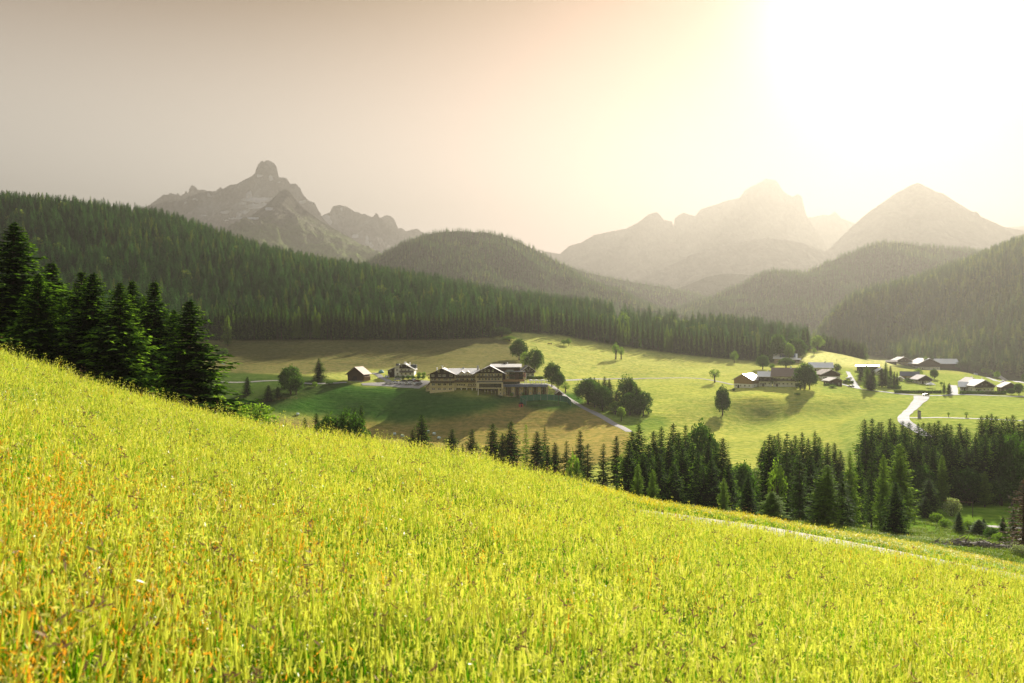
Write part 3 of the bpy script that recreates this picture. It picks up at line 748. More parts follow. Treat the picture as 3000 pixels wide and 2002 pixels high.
for (kd, u, vt, vb, w, lab) in [('broad',2303,1048,1078,46,'dark leafy tree before the solar roofed house'),('broad_light',2262,1066,1085,16,'little yellow green tree left of the solar roofed house'),
 ('broad',2358,1062,1140,60,'large shaggy tree right of the brown roofed farmhouse'),('broad',2372,1080,1142,44,'second crown on the right of the large shaggy tree'),('broad',2268,1096,1132,40,'round tree hiding the farmhouse corner'),
 ('bush_dark',2345,1120,1143,30,'bush below the large shaggy tree'),('bush',2336,1150,1158,18,'small bush on the slope below the farmhouse'),('bush_dark',2150,1138,1145,10,'dark shrub at the foot of the timber barn'),
 ('bush',2440,1128,1136,26,'hedge bush before the small white roof'),('bush_dark',2478,1112,1125,16,'rounded shrub by the village lane'),('bush_dark',2450,1066,1088,30,'dark low trees right of the white roofed house'),
 ('bush_dark',2430,1068,1088,24,'dark low tree touching the white roofed house'),('broad_light',2712,1045,1082,16,'tree in front of the big bright roofed barn'),('broad_light',2690,1080,1105,26,'faint tree behind the gabled chalet'),
 ('broad',2737,1081,1112,24,'leafy tree right of the gabled chalet'),('broad',2820,1054,1088,34,'hazy tree right of the twin bright roofs'),('broad',2840,1053,1092,18,'tall hazy tree beyond the twin bright roofs'),('broad',2862,1060,1094,22,'round hazy tree beyond the twin bright roofs'),
 ('broad_light',2888,1078,1098,24,'first roadside tree on the far right meadow'),('broad_light',2903,1084,1104,16,'second roadside tree on the far right meadow'),('broad_light',2921,1088,1112,18,'third roadside tree on the far right meadow'),
 ('broad',2985,1122,1158,26,'dark garden tree at the right edge of the village'),('broad',2962,1138,1158,22,'garden bush tree left of the edge tree'),('broad',3000,1095,1120,14,'pale tree at the right edge above the village'),
 ('birch',2831,1206,1224,12,'tiny bare tree beside the field path'),('birch',2779,1207,1222,8,'tinier bare sapling beside the field path'),('bush_dark',2662,1108,1122,26,'shrub before the dark roofed house'),
 ('broad_light',2758,1118,1130,10,'sapling right of the white garden pavilion')]:
    tV(kd, u, vt, vb, lab, G13, w)
# trees round the far farm and at the village end of the forest
G14 = 'light leafy trees at the far forest edge'
for (kd, u, vt, Y, w, lab) in [('broad_light',1828,916,800,30,'leafy tree left of the far farm clearing'),('broad',1822,930,760,34,'tall tree before the far farm clearing'),('broad_light',1765,918,830,14,'thin leafy tree in the forest left of the far farm'),
 ('broad_light',1925,928,860,30,'round pale tree right of the far farm'),('broad_light',1965,926,850,16,'first of two pale trees on the far clearing'),('broad_light',1978,935,845,14,'second of two pale trees on the far clearing'),
 ('broad_light',2012,938,850,26,'pale tree at the right end of the far clearing'),('broad',2280,978,700,40,'leafy tree at the village end of the forest'),('broad',2330,990,715,44,'round leafy tree where the forest meets the village'),
 ('broad_light',2312,1005,690,24,'pale leafy tree beside the round one at the village end'),('broad_light',2395,982,780,28,'larger pale tree by the straw coloured mound'),('birch',2385,1018,735,10,'small pale tree on the straw coloured mound'),
 ('broad_light',2060,950,800,20,'pale leafy tree in the far forest gap')]:
    tY(kd, u, vt, Y, lab, G14, w)

# ------------------------------------------------------------------ front row of the forest: single trees
g = RS(77)
fe_u = []
u = 585.0
while u < 2540:
    fe_u.append(u); u += g.uniform(10.5, 16)
for u in fe_u:
    ve = np.interp(u, FOREST_EDGE[:, 0], FOREST_EDGE[:, 1])
    if 2290 < u < 2345 or 2378 < u < 2440: continue
    p = hit(u, ve - 2)
    if u < 1470: lab = 'dark spruce in the front row of the forest behind the brown field'; gr = 'forest front row behind the brown field'
    elif u < 2300: lab = 'dark spruce in the front row of the forest along the sunlit pasture'; gr = 'forest front row along the sunlit pasture'
    else: lab = 'hazy spruce in the forest end behind the straw coloured mound'; gr = 'forest end behind the straw coloured mound'
    pale = g.uniform() < (.10 if u < 1470 else .2)
    if pale: lab = lab.replace('dark spruce', 'lighter green larch').replace('hazy spruce', 'hazy larch'); gr = 'larches of the ' + gr
    tree('larch' if pale else ('spruce_bare' if g.uniform() < .35 else 'spruce'), p, g.uniform(20, 28), g.uniform(5.5, 7.5), lab, gr)

for k in range(26):
    u = 2392 + k * 5.6 + g.uniform(-2, 2); v = np.interp(u, [2390, 2440, 2535], [982, 984, 1004]) + g.uniform(-6, 8)
    tY('spruce', u, v, 835 + g.uniform(-25, 25), 'hazy spruce in the forest end behind the straw coloured mound', 'forest end behind the straw coloured mound', 15)
# ------------------------------------------------------------------ forests that read as one mass
def gn_scatter(name, P, rot, scl, idx, srcs, mats=None, label=None, cat=None):
    """one object that instances the source meshes on its own points"""
    me = bpy.data.meshes.new(name); me.vertices.add(len(P)); me.vertices.foreach_set('co', np.asarray(P, np.float32).ravel())
    for nm, ty, arr in (('rot', 'FLOAT_VECTOR', rot), ('scl', 'FLOAT_VECTOR', scl), ('idx', 'INT', idx)):
        a = me.attributes.new(nm, ty, 'POINT'); a.data.foreach_set('vector' if ty == 'FLOAT_VECTOR' else 'value', np.asarray(arr, np.int32 if ty == 'INT' else np.float32).ravel())
    o = link(bpy.data.objects.new(name, me))
    ng = bpy.data.node_groups.new(name + '_scatter', 'GeometryNodeTree')
    ng.interface.new_socket('Geometry', in_out='INPUT', socket_type='NodeSocketGeometry')
    ng.interface.new_socket('Geometry', in_out='OUTPUT', socket_type='NodeSocketGeometry')
    N = ng.nodes; L = ng.links
    gi = N.new('NodeGroupInput'); go = N.new('NodeGroupOutput')
    jn = N.new('GeometryNodeJoinGeometry')
    for s in reversed(srcs):
        oi = N.new('GeometryNodeObjectInfo'); oi.inputs['Object'].default_value = s; oi.inputs['As Instance'].default_value = False
        g2 = N.new('GeometryNodeGeometryToInstance'); L.new(oi.outputs['Geometry'], g2.inputs[0]); L.new(g2.outputs[0], jn.inputs[0])
    def na(nm, ty):
        a = N.new('GeometryNodeInputNamedAttribute'); a.data_type = ty; a.inputs[0].default_value = nm; return a.outputs[0]
    mp = N.new('GeometryNodeMeshToPoints'); L.new(gi.outputs[0], mp.inputs[0])
    ip = N.new('GeometryNodeInstanceOnPoints'); L.new(mp.outputs[0], ip.inputs['Points']); L.new(jn.outputs[0], ip.inputs['Instance'])
    ip.inputs['Pick Instance'].default_value = True
    L.new(na('idx', 'INT'), ip.inputs['Instance Index']); L.new(na('rot', 'FLOAT_VECTOR'), ip.inputs['Rotation']); L.new(na('scl', 'FLOAT_VECTOR'), ip.inputs['Scale'])
    L.new(ip.outputs[0], go.inputs[0])
    md = o.modifiers.new('scatter', 'NODES'); md.node_group = ng
    tag(o, label, cat, None, 'stuff'); return o
def far_src(seed, mat, **kw):
    V = spruce(seed, 20, **kw)
    tb = trunk_mb(20, .2, 0, seed)
    b = MB(); n = len(V) // 4
    b.v = [tuple(p) for p in V] + tb.v; b.f = [tuple(q) for q in qf(n)] + [tuple(i + len(V) for i in f) for f in tb.f]
    tip = mat + '_tip' in M
    b.m = ([int(q) * 2 for q in TIPS[len(V)]] if tip else [0] * n) + [1] * len(tb.f)
    return bpy.data.objects.new('forest_tree', b.mesh('forest_tree', [M[mat], M['bark']] + ([M[mat + '_tip']] if tip else [])))
def far_broad(seed):
    V, tb = broad(seed, 14, 9, 700, 1.1, .15, 14)
    b = MB(); n = len(V) // 4
    b.v = [tuple(p) for p in V] + tb.v; b.f = [tuple(q) for q in qf(n)] + [tuple(i + len(V) for i in f) for f in tb.f]
    b.m = [0] * n + [1] * len(tb.f)
    return bpy.data.objects.new('forest_tree', b.mesh('forest_tree', [M['larch_far'], M['bark']]))
mid = [far_src(600 + i, 'spruce_far', R=3.9 + .4 * (i % 3), nw=26, nb=6, ns=4, clear=.08 + .04 * (i % 2), droop=.42, ksz=1.3, power=.75) for i in range(6)]
mid += [far_src(620 + i, 'larch_far', R=3.1, nw=22, nb=5, ns=4, clear=.12, droop=.2, ksz=1.4) for i in range(2)] + [far_broad(640)]
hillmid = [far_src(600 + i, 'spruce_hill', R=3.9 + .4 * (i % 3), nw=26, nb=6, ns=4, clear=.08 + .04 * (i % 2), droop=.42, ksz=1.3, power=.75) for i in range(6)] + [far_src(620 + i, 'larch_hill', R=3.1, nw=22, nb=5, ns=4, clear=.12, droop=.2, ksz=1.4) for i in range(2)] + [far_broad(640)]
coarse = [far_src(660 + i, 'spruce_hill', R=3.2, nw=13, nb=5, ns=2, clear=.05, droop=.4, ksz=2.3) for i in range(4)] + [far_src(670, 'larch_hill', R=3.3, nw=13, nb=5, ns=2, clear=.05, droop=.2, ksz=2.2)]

def jitter_grid(x0, x1, y0, y1, sp, g):
    nx = int((x1 - x0) / sp); ny = int((y1 - y0) / sp)
    X, Y = np.meshgrid(x0 + (np.arange(nx) + .5) * sp, y0 + (np.arange(ny) + .5) * sp)
    X = X + g.uniform(-.6, .6, X.shape) * sp; Y = Y + g.uniform(-.48, .48, Y.shape) * sp
    return X.ravel(), Y.ravel()
def rs_(n, g, lo, hi, nsp, pale, nall, broad_i=None):
    s = g.uniform(lo, hi, n); s = np.where(g.uniform(0, 1, n) < .12, s * .7, s); wv = s * g.uniform(.9, 1.3, n); sc = np.c_[wv, wv, s]
    rot = np.zeros((n, 3)); rot[:, 2] = g.uniform(0, 6.28, n); rot[:, :2] = g.normal(0, .025, (n, 2))
    return rot, sc
g = RS(91)
X, Y = jitter_grid(-900, 620, 420, 1330, 6.8, g)
Z = H(X, Y); U = X / Y * F + CU; Vv = CV - Z / Y * F
ev = np.interp(U, FOREST_EDGE[:, 0], FOREST_EDGE[:, 1])
ok = (U > -260) & (U < 2545) & (Vv < ev - 7) & (Y > 440)
clr = inpoly(U, Vv, [(1790,938),(2070,945),(2080,985),(1960,982),(1800,962)]) | inpoly(U, Vv, [(215,735),(345,712),(352,752),(235,775)])
dn = fbm(X / 90, Y / 90, 3)
ok &= ~(clr & (g.uniform(0, 1, len(X)) > .08)) & (g.uniform(0, 1, len(X)) < .93)
X, Y, Z, dn, U = X[ok], Y[ok], Z[ok], dn[ok], U[ok]
rot, sc = rs_(len(X), g, .75, 1.35, 6, .1, 9)
pal = g.uniform(0, 1, len(X)) < np.clip(.10 + .30 * dn, .02, .5)
idx = np.where(pal, g.choice([6, 7, 8], len(X), p=[.42, .42, .16]), g.randint(0, 6, len(X)))
gn_scatter('forest', np.c_[X, Y, Z], rot, sc, idx, mid, label='dark conifer forest covering the left mountainside', cat='forest')
print('forest trees', len(X))
X, Y = jitter_grid(180, 1400, 900, 1820, 8.5, g)
Z = H(X, Y); U = X / Y * F + CU; Vv = CV - Z / Y * F
lim = np.interp(U, [2400, 2560, 2900, 3050, 3400], [1040, 1048, 1098, 1118, 1100])
ok = (U > 2380) & (U < 3250) & (Vv < lim - 3) & (g.uniform(0, 1, len(X)) < .9)
X, Y, Z = X[ok], Y[ok], Z[ok]; dn = fbm(X / 120, Y / 120, 3)
rot, sc = rs_(len(X), g, .8, 1.3, 6, .1, 9)
pal = g.uniform(0, 1, len(X)) < np.clip(.42 + .6 * dn, .08, .85)
idx = np.where(pal, g.choice([6, 7, 8], len(X), p=[.4, .4, .2]), g.randint(0, 6, len(X)))
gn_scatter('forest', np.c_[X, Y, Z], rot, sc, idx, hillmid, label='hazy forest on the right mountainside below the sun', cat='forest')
print('right forest', len(X))

# ------------------------------------------------------------------ distant hills and mountains
def mat_rock(name, base, dark, grass, glo, ghi, snow=0.0, slo=0, shi=1, scale=1.0):
    m = bpy.data.materials.new(name); t = NT(m)
    geo = t.n('ShaderNodeNewGeometry'); pos = geo.outputs['Position']
    sx = t.n('ShaderNodeSeparateXYZ', i_0=pos).outputs[2]
    ny = t.n('ShaderNodeSeparateXYZ', i_0=geo.outputs['Normal']).outputs[2]
    n1 = t.noise(pos, .006 * scale, 6, .6)
    strata = t.noise(t.n('ShaderNodeMapping', i_Vector=pos, i_Scale=(.018, .006, .009)).outputs[0], 1.0, 5, .65)
    c = t.mix(c4(dark), c4(base), t.ramp(n1, .35, .65))
    c = t.mix(c, t.mix(c, (.6, .6, .6, 1), 1.0, 'MULTIPLY'), t.ramp(strata, .42, .62))
    hz = t.math('ADD', sx, t.math('MULTIPLY', t.math('SUBTRACT', n1, .5), (ghi - glo) * 1.6))
    gf = t.math('SUBTRACT', 1.0, t.ramp(hz, glo, ghi))
    gcol = t.mix(c4([x * .55 for x in grass]), c4(grass), t.ramp(t.noise(pos, .02 * scale, 5, .65), .38, .62))
    c = t.mix(c, gcol, gf)
    at_ = t.n('ShaderNodeAttribute', attribute_name='snow').outputs['Fac']
    sn = t.ramp(t.math('ADD', at_, t.math('MULTIPLY', t.math('SUBTRACT', t.noise(pos, .022, 5, .7), .5), 1.7)), .50, .60)
    c = t.mix(c, (.95, .95, .95, 1), sn)
    bp = t.n('ShaderNodeBump', i_Strength=1.0, i_Distance=70, i_Height=t.math('ADD', strata, t.noise(pos, .03, 6, .7)))
    d = t.n('ShaderNodeBsdfDiffuse', i_Color=c, i_Normal=bp.outputs[0]); t.out(d.outputs[0]); return m
JAGF = .9
def mountain(name, pts, Y, df, db, base, mat, amp=60, steep=.55, seed=0, nx=420, nf=150, jag=2.0, wl=500, snow=(), ledge=None):
    """a massif: traced crest at its real distance, a front and a back slope with spurs and gullies"""
    P = np.array(pts, float); P = P[np.argsort(P[:, 0])]
    u = np.linspace(P[0, 0], P[-1, 0], nx)
    v = np.interp(u, P[:, 0], P[:, 1]) - fbm(u / 26 + seed * 7, u * 0 + seed, 4) * jag - (ridged(u / 13 + seed, u * 0 + .3, 3) - 1) * jag * JAGF
    X0 = (u - CU) / F * Y; Zc = -(v - CV) / F * Y
    d = np.concatenate([-df * np.linspace(1, 0, nf)**1.25, db * np.linspace(0, 1, 40)[1:]**1.2])
    D, XX = np.meshgrid(d, X0, indexing='ij')
    dd = np.where(D < 0, -D / df, D / db)
    warp = fbm(XX / wl + seed * 3.1, D / wl, 3) * wl * .55 * np.minimum(dd * 2.5, 1)
    ZC = np.interp((XX + warp).ravel(), X0, Zc).reshape(XX.shape)
    # far from the crest the small notches fade out
    k = max(3, nx // 12); sm = np.convolve(np.pad(Zc, k, mode='edge'), np.ones(2 * k + 1) / (2 * k + 1), mode='valid')
    SM = np.interp((XX + warp).ravel(), X0, sm).reshape(XX.shape)
    w = sstep(.02, .35, dd); ZC = ZC * (1 - w) + np.minimum(SM, ZC + 60) * w
    prof = 1 - (dd**steep * .55 + dd * .45)
    env = np.minimum(dd * 6, 1) * (1 - dd * .5)
    rg = ridged(XX / wl + seed, D / (wl * 1.8) + 3.3, 5, .55)
    zz = base + (ZC - base) * prof + (rg - 1.0) * amp * env
    zz = np.where(dd < 1e-6, ZC, zz)
    me = mesh_np(name, np.c_[XX.ravel(), (Y + D).ravel(), zz.ravel()], grid_faces(len(d), nx), [mat], smooth=True)
    a = me.attributes.new('snow', 'FLOAT', 'POINT')
    yy = (Y + D).ravel(); UU = XX.ravel() / yy * F + CU; VV = CV - zz.ravel() / yy * F
    S = np.zeros(len(UU))
    for (a0, b0, ru, rv, st) in snow:
        S = np.maximum(S, st * np.exp(-(((UU - a0) / ru)**2 + ((VV - b0) / rv)**2)))
    a.data.foreach_set('value', S.astype(np.float32))
    o = link(bpy.data.objects.new(name, me)); tag(o, kind='structure')
    return XX, Y + D, zz
R1 = mat_rock('limestone', (.54, .53, .50), (.17, .168, .16), (.10, .13, .04), 225, 465, scale=1.1)
R2 = mat_rock('alp_green', (.30, .28, .22), (.17, .165, .13), (.26, .38, .09), 370, 620, scale=1.8)
R3 = mat_rock('far_rock', (.30, .27, .23), (.12, .11, .10), (.07, .09, .04), 86, 370, scale=1.1)
R4 = mat_rock('forest_ground', (.045, .07, .03), (.03, .05, .02), (.04, .06, .025), -100, 100)
mountain('mountain', [(300,660),(380,630),(442,599),(469,578),(478,572),(490,572),(501,567),(515,572),(521,566),(530,574),(540,568),(545,559),(551,568),(555,551),(563,543),(574,549),(580,557),(599,557),(607,562),(630,561),(645,549),(653,555),(700,570),(760,600)], 6682, 891, 1069, 267, R1, 71, .6, 1, 320, 80, 2.0, 267)
SN = [(640,568,10,5,1.1),(615,574,12,4,1.1),(572,585,14,4,1.0),(536,595,12,3,.9),(760,515,12,5,1.2),(793,522,7,9,1.2),(730,572,10,14,1.2),(760,586,50,8,1.3),(745,605,34,7,1.2),(712,597,16,5,1.1),(800,585,14,10,1.0),(884,594,9,6,1.2),(900,590,12,4,1.1),
      (660,622,18,5,1.0),(720,622,16,8,1.0),(700,628,10,6,1.0),(690,640,24,5,.9),(735,640,20,4,.9),(660,646,12,3,.9),(600,632,16,3,.9),(818,536,6,4,1.0),(775,600,20,5,1.1)]
mountain('mountain', [(330,650),(420,612),(465,597),(500,589),(530,589),(568,572),(607,561),(630,566),(660,551),(676,541),(689,543),(718,526),(738,517),(747,508),(752,492),(757,482),(764,474),(770,471),(773,476),(778,472),(783,470),(795,474),(804,480),(809,487),(812,494),(814,508),(817,519),(837,522),(848,536),(852,540),(867,538),(873,546),(879,551),(886,568),(898,582),(908,590),(921,595),(930,612),(946,639),(967,662),(1000,690),(1060,740)], 5613, 1425, 1336, 133, R1, 142, .42, 2, 620, 200, 1.6, 374, SN)
mountain('mountain', [(900,680),(925,655),(946,631),(967,622),(974,608),(984,603),(995,601),(1006,604),(1017,607),(1030,616),(1040,622),(1051,622),(1059,628),(1070,628),(1089,637),(1096,634),(1101,625),(1107,630),(1112,637),(1140,662),(1166,685),(1200,715),(1260,760)], 5880, 1247, 1069, 133, R1, 115, .45, 3, 360, 150, 1.6, 356, [(955,640,14,16,1.2),(962,650,12,10,1.2),(1000,614,6,4,1.2),(1075,705,5,16,1.2),(1085,720,12,10,1.1),(1040,692,12,6,1.1),(930,650,10,4,1)])
mountain('mountain', [(1060,670),(1112,640),(1133,630),(1145,634),(1154,643),(1160,656),(1166,670),(1177,668),(1189,679),(1205,674),(1220,670),(1232,678),(1243,687),(1300,730)], 6593, 891, 891, 178, R1, 79, .5, 4, 220, 80, 1.6, 267)
mountain('mountain', [(440,790),(560,735),(640,695),(706,656),(745,626),(783,598),(806,575),(820,562),(833,556),(845,559),(852,567),(875,597),(895,616),(917,632),(951,655),(1013,690),(1070,724),(1128,745),(1220,775),(1350,810)], 4009, 1336, 801, 53, R2, 97, .75, 5, 480, 170, 1.4, 338, [(790,612,16,6,1.0),(745,640,20,5,1.0)])
mountain('mountain', [(1500,775),(1601,738),(1640,745),(1666,722),(1706,710),(1739,690),(1795,678),(1830,672),(1868,654),(1885,640),(1900,629),(1925,622),(1935,632),(1945,645),(1969,650),(1973,664),(1977,641),(1990,630),(2005,623),(2020,630),(2038,633),(2054,613),(2094,601),(2120,592),(2143,585),(2167,581),(2183,557),(2210,543),(2232,532),(2244,524),(2272,528),(2285,545),(2296,561),(2310,572),(2321,577),(2337,569),(2349,577),(2357,613),(2366,640),(2377,662),(2401,712),(2460,760)], 6593, 1425, 1158, 133, R3, 124, .5, 6, 620, 150, 1.6, 463)
mountain('mountain', [(2300,700),(2361,640),(2385,636),(2410,630),(2430,631),(2446,620),(2455,630),(2466,641),(2507,656),(2560,700)], 7395, 801, 801, 267, R3, 53, .6, 7, 160, 60, 1.6, 267)
mountain('mountain', [(2330,790),(2426,732),(2507,654),(2545,622),(2587,593),(2628,565),(2650,553),(2670,543),(2689,536),(2705,543),(2725,553),(2745,563),(2765,569),(2800,592),(2822,605),(2878,637),(2943,666),(3000,676),(3200,720),(3400,770)], 4989, 1425, 1069, 53, R3, 79, .85, 8, 420, 120, 1.2, 382)
mountain('mountain', [(2800,700),(2945,668),(2980,664),(3060,660),(3200,690)], 7484, 623, 623, 267, R3, 35, .7, 9, 100, 50, 1.2, 356)
mountain('hill', [(1780,860),(1860,822),(1908,800),(1970,775),(2030,745),(2090,725),(2151,711),(2200,703),(2248,699),(2300,703),(2345,711),(2440,745),(2560,800)], 4722, 1069, 801, -40, R3, 53, .85, 10, 220, 70, 1.2, 374)
mountain('hill', [(1900,880),(1960,855),(2013,836),(2070,812),(2110,804),(2143,802),(2200,806),(2340,840)], 3564, 801, 623, -40, R4, 35, .85, 11, 160, 60, 1.0, 267)
def forest_on(name, XX, YY, ZZ, sp, g, scl, label, vis=2):
    """trees spread over a hill sheet"""
    nr, nc = XX.shape; A = np.abs(np.gradient(XX, axis=1) * np.gradient(YY, axis=0)); n = np.minimum(A / sp**2, 4)
    pick = g.uniform(0, 1, A.shape) < n - np.floor(n); reps = (np.floor(n) + pick).astype(int)
    ii, jj = np.nonzero(reps); ii = np.repeat(ii, reps[reps > 0]); jj = np.repeat(jj, reps[reps > 0])
    a = g.uniform(0, 1, len(ii)); b = g.uniform(0, 1, len(ii)); i2 = np.minimum(ii + 1, nr - 1); j2 = np.minimum(jj + 1, nc - 1)
    def bl(Q): return (Q[ii, jj] * (1 - a) + Q[i2, jj] * a) * (1 - b) + (Q[ii, j2] * (1 - a) + Q[i2, j2] * a) * b
    x, y, z = bl(XX), bl(YY), bl(ZZ)
    u = x / y * F + CU; k = (u > -150) & (u < 3150); x, y, z = x[k], y[k], z[k]
    rot, sc = rs_(len(x), g, scl * .8, scl * 1.25, 4, .1, 5)
    dn = fbm(x / 150, y / 150, 3)
    idx = np.where(g.uniform(0, 1, len(x)) < np.clip(.08 + .4 * dn, 0, .6), 4, g.randint(0, 4, len(x)))
    gn_scatter(name, np.c_[x, y, z - .5], rot, sc, idx, coarse, label=label, cat='forest'); print(name, len(x))
g = RS(303)
hl = mountain('hill', [(900,860),(1000,815),(1060,785),(1100,758),(1181,714),(1262,686),(1300,680),(1343,678),(1423,682),(1504,702),(1585,742),(1650,779),(1747,839),(1828,872),(1930,910),(2050,960)], 2300, 900, 700, -40, R4, 26, .95, 12, 260, 110, .6, 260)
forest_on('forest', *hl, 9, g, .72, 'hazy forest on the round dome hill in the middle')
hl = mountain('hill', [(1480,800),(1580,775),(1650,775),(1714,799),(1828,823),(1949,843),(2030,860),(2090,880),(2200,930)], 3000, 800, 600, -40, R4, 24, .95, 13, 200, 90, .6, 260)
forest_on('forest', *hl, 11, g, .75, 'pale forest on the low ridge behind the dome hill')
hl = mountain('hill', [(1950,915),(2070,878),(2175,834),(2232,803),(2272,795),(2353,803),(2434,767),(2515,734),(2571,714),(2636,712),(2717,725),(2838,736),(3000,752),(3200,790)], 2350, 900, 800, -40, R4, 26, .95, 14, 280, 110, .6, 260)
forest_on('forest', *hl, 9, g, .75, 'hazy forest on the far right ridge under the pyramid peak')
# ------------------------------------------------------------------ buildings
_win = {}
def window_mesh(glass, frame):
    k = (glass, frame)
    if k not in _win:
        b = MB(); f = .09
        b.box(-.5, -.5 + f, -.06, .02, 0, 1, 0); b.box(.5 - f, .5, -.06, .02, 0, 1, 0)
        b.box(-.5 + f, .5 - f, -.06, .02, 0, f, 0); b.box(-.5 + f, .5 - f, -.06, .02, 1 - f, 1, 0)
        b.box(-.03, .03, -.055, .018, f, 1 - f, 0); b.box(-.5 + f, .5 - f, -.02, .01, f, 1 - f, 1)
        b.box(-.55, .55, -.14, -.061, -.05, 0, 0)
        _win[k] = b.mesh('window', [M[frame], M[glass]])
    return _win[k]
class House:
    def __init__(s, name, loc, rz, label, cat, group=None):
        s.r = empty(name, loc, rz, label, cat, group)
    def win(s, x, z, w, h, y, glass='glass', frame='trim', rz=0.0):
        o = link(bpy.data.objects.new('window', window_mesh(glass, frame)), s.r)
        o.location = (x, y, z); o.scale = (w, 1, h); o.rotation_euler = (0, 0, rz); return o
    def wins(s, xs, z, w, h, y, glass='glass', frame='trim'):
        for i, x in enumerate(xs): s.win(x, z, w, h, y, glass if not isinstance(glass, (list, tuple)) else glass[i % len(glass)], frame)
    def box(s, part, *a, mat='white', parent=None):
        return MB().box(*a).build(part, M[mat], parent or s.r)
    def gable_wall(s, part, x0, x1, y0, y1, z0, ze, zr, mat, axis='y', xr=None):
        """walls with gable ends; ridge along axis"""
        b = MB()
        if axis == 'y':
            c = (x0 + x1) / 2 if xr is None else xr
            b.prism([(x0, z0), (x1, z0), (x1, ze), (c, zr), (x0, ze)], y0, y1, 'y')
        else:
            c = (y0 + y1) / 2
            b.prism([(y0, z0), (y1, z0), (y1, ze), (c, zr), (y0, ze)], x0, x1, 'x')
        return b.build(part, M[mat], s.r)
    def gable_roof(s, x0, x1, y0, y1, ze, zr, mat, axis='y', over=.9, th=.28, xr=None, zel=None, trim='trim', lift=.04, fascia=True):
        """two sloping slabs with overhang, one part"""
        b = MB(); ends = (y0 - over, y1 + over) if axis == 'y' else (x0 - over, x1 + over)
        a0, a1 = (x0, x1) if axis == 'y' else (y0, y1)
        c = (a0 + a1) / 2 if xr is None else xr
        zl = ze if zel is None else zel
        for e, zz, sg in ((a0, zl, -1), (a1, ze, 1)):
            sl = (zr - zz) / abs(c - e); ee = e + sg * over; zo = zz - sl * over
            b.prism([(ee, zo + lift), (c, zr + lift), (c, zr + lift + th), (ee, zo + lift + th)][::(1 if sg < 0 else -1)], ends[0], ends[1], axis, 0)
            if fascia and axis == 'y':
                b.prism([(ee, zo + lift - .08), (c, zr + lift - .08), (c, zr + lift + th - .03), (ee, zo + lift + th - .03)][::(1 if sg < 0 else -1)], ends[0] - .08, ends[0] - .003, axis, 1)
        return b.build('roof', [M[mat], M[trim]], s.r)
    def chimney(s, roof, x, y, z, h=1.6, w=.7, mat='white'):
        b = MB().box(x - w / 2, x + w / 2, y - w / 2, y + w / 2, z - 1.2, z + h).box(x - w / 2 - .1, x + w / 2 + .1, y - w / 2 - .1, y + w / 2 + .1, z + h + .002, z + h + .15)
        return b.build('chimney', M[mat], roof)
    def balcony(s, x0, x1, z, y, d=1.2, h=1.0, mat='timber_dark', posts=True):
        b = MB().box(x0, x1, y - d, y - .003, z - .18, z)
        n = int((x1 - x0) / .16)
        for i in range(n + 1):
            x = x0 + (x1 - x0 - .1) * i / n; b.box(x, x + .1, y - d, y - d + .05, z + .003, z + h - .1)
        b.box(x0, x1, y - d - .05, y - d + .1, z + h - .098, z + h)
        b.box(x0, x0 + .06, y - d + .1, y - .003, z + .1, z + h); b.box(x1 - .06, x1, y - d + .1, y - .003, z + .1, z + h)
        return b.build('balcony', M[mat], s.r)
    def door(s, x, w, h, y, z=0.0, mat='timber_dark'):
        o = MB().box(x - w / 2, x + w / 2, y - .06, y - .002, z, z + h).box(x - w / 2 - .1, x - w / 2 - .001, y - .1, y, z, z + h + .1).box(x + w / 2 + .001, x + w / 2 + .1, y - .1, y, z, z + h + .1).build('door', M[mat], s.r)
        MB().box(x + w * .3, x + w * .42, y - .13, y - .062, z + 1.0, z + 1.06).build('handle', M['metal_grey'], o)
        return o
def ground_min(u0, u1, Y): return min(at(u, Y)[2] for u in np.linspace(u0, u1, 5))

# --- the big hotel -------------------------------------------------
YH = 450.0; S = YH / F
ux = lambda u: (u - 1425) * S
zh0 = -(1160 - CV) / F * YH                      # floor level at the lower front
vz = lambda v: (1160 - v) * S
h = House('hotel', ((1425 - CU) / F * YH, YH, zh0), 0, 'large cream and dark timber hotel with several gables and a low modern wing', 'hotel')
# left gabled block
xa, xb = ux(1259), ux(1331)
h.box('wall', xa, xb, 0, 16, -4, vz(1108), mat='cream')
h.gable_wall('timber_gable', xa, xb, .0, 16, vz(1108) + .003, vz(1097), vz(1081), 'timber_dark')
rf = h.gable_roof(xa, xb, 0, 16, vz(1097), vz(1081), 'roof_pale', over=1.6, trim='timber_brown'); h.chimney(rf, ux(1293), 6, vz(1080), 1.2); h.chimney(rf, ux(1275), 11, vz(1086), 1.2)
h.wins([ux(1284.5), ux(1304)], vz(1091), 1.2, 1.1, 0, ['glass_curtain', 'glass'])
h.wins([ux(1268), ux(1288), ux(1301), ux(1321)], vz(1104), 1.7, 1.2, 0, ['glass_curtain', 'glass'])
h.wins([ux(1267), ux(1274), ux(1287), ux(1302), ux(1308), ux(1319)], vz(1115.5), 1.3, 1.3, 0, ['glass_curtain', 'glass', 'glass_curtain'])
h.wins([ux(1269.5), ux(1287), ux(1303), ux(1319.5)], vz(1130.5), 2.0, 1.5, 0, ['glass_curtain', 'glass', 'glass', 'glass'])
h.wins([ux(1270), ux(1287), ux(1303), ux(1319.5)], vz(1142.5), 2.0, .9, 0, 'glass')
h.balcony(ux(1262), ux(1331), vz(1121.5), 0, 1.4); h.balcony(ux(1254), ux(1331), vz(1108.5), 0, 1.0, .8)
h.box('string_course', xa - .05, xb, -.12, -.003, vz(1136), vz(1135), mat='ochre')
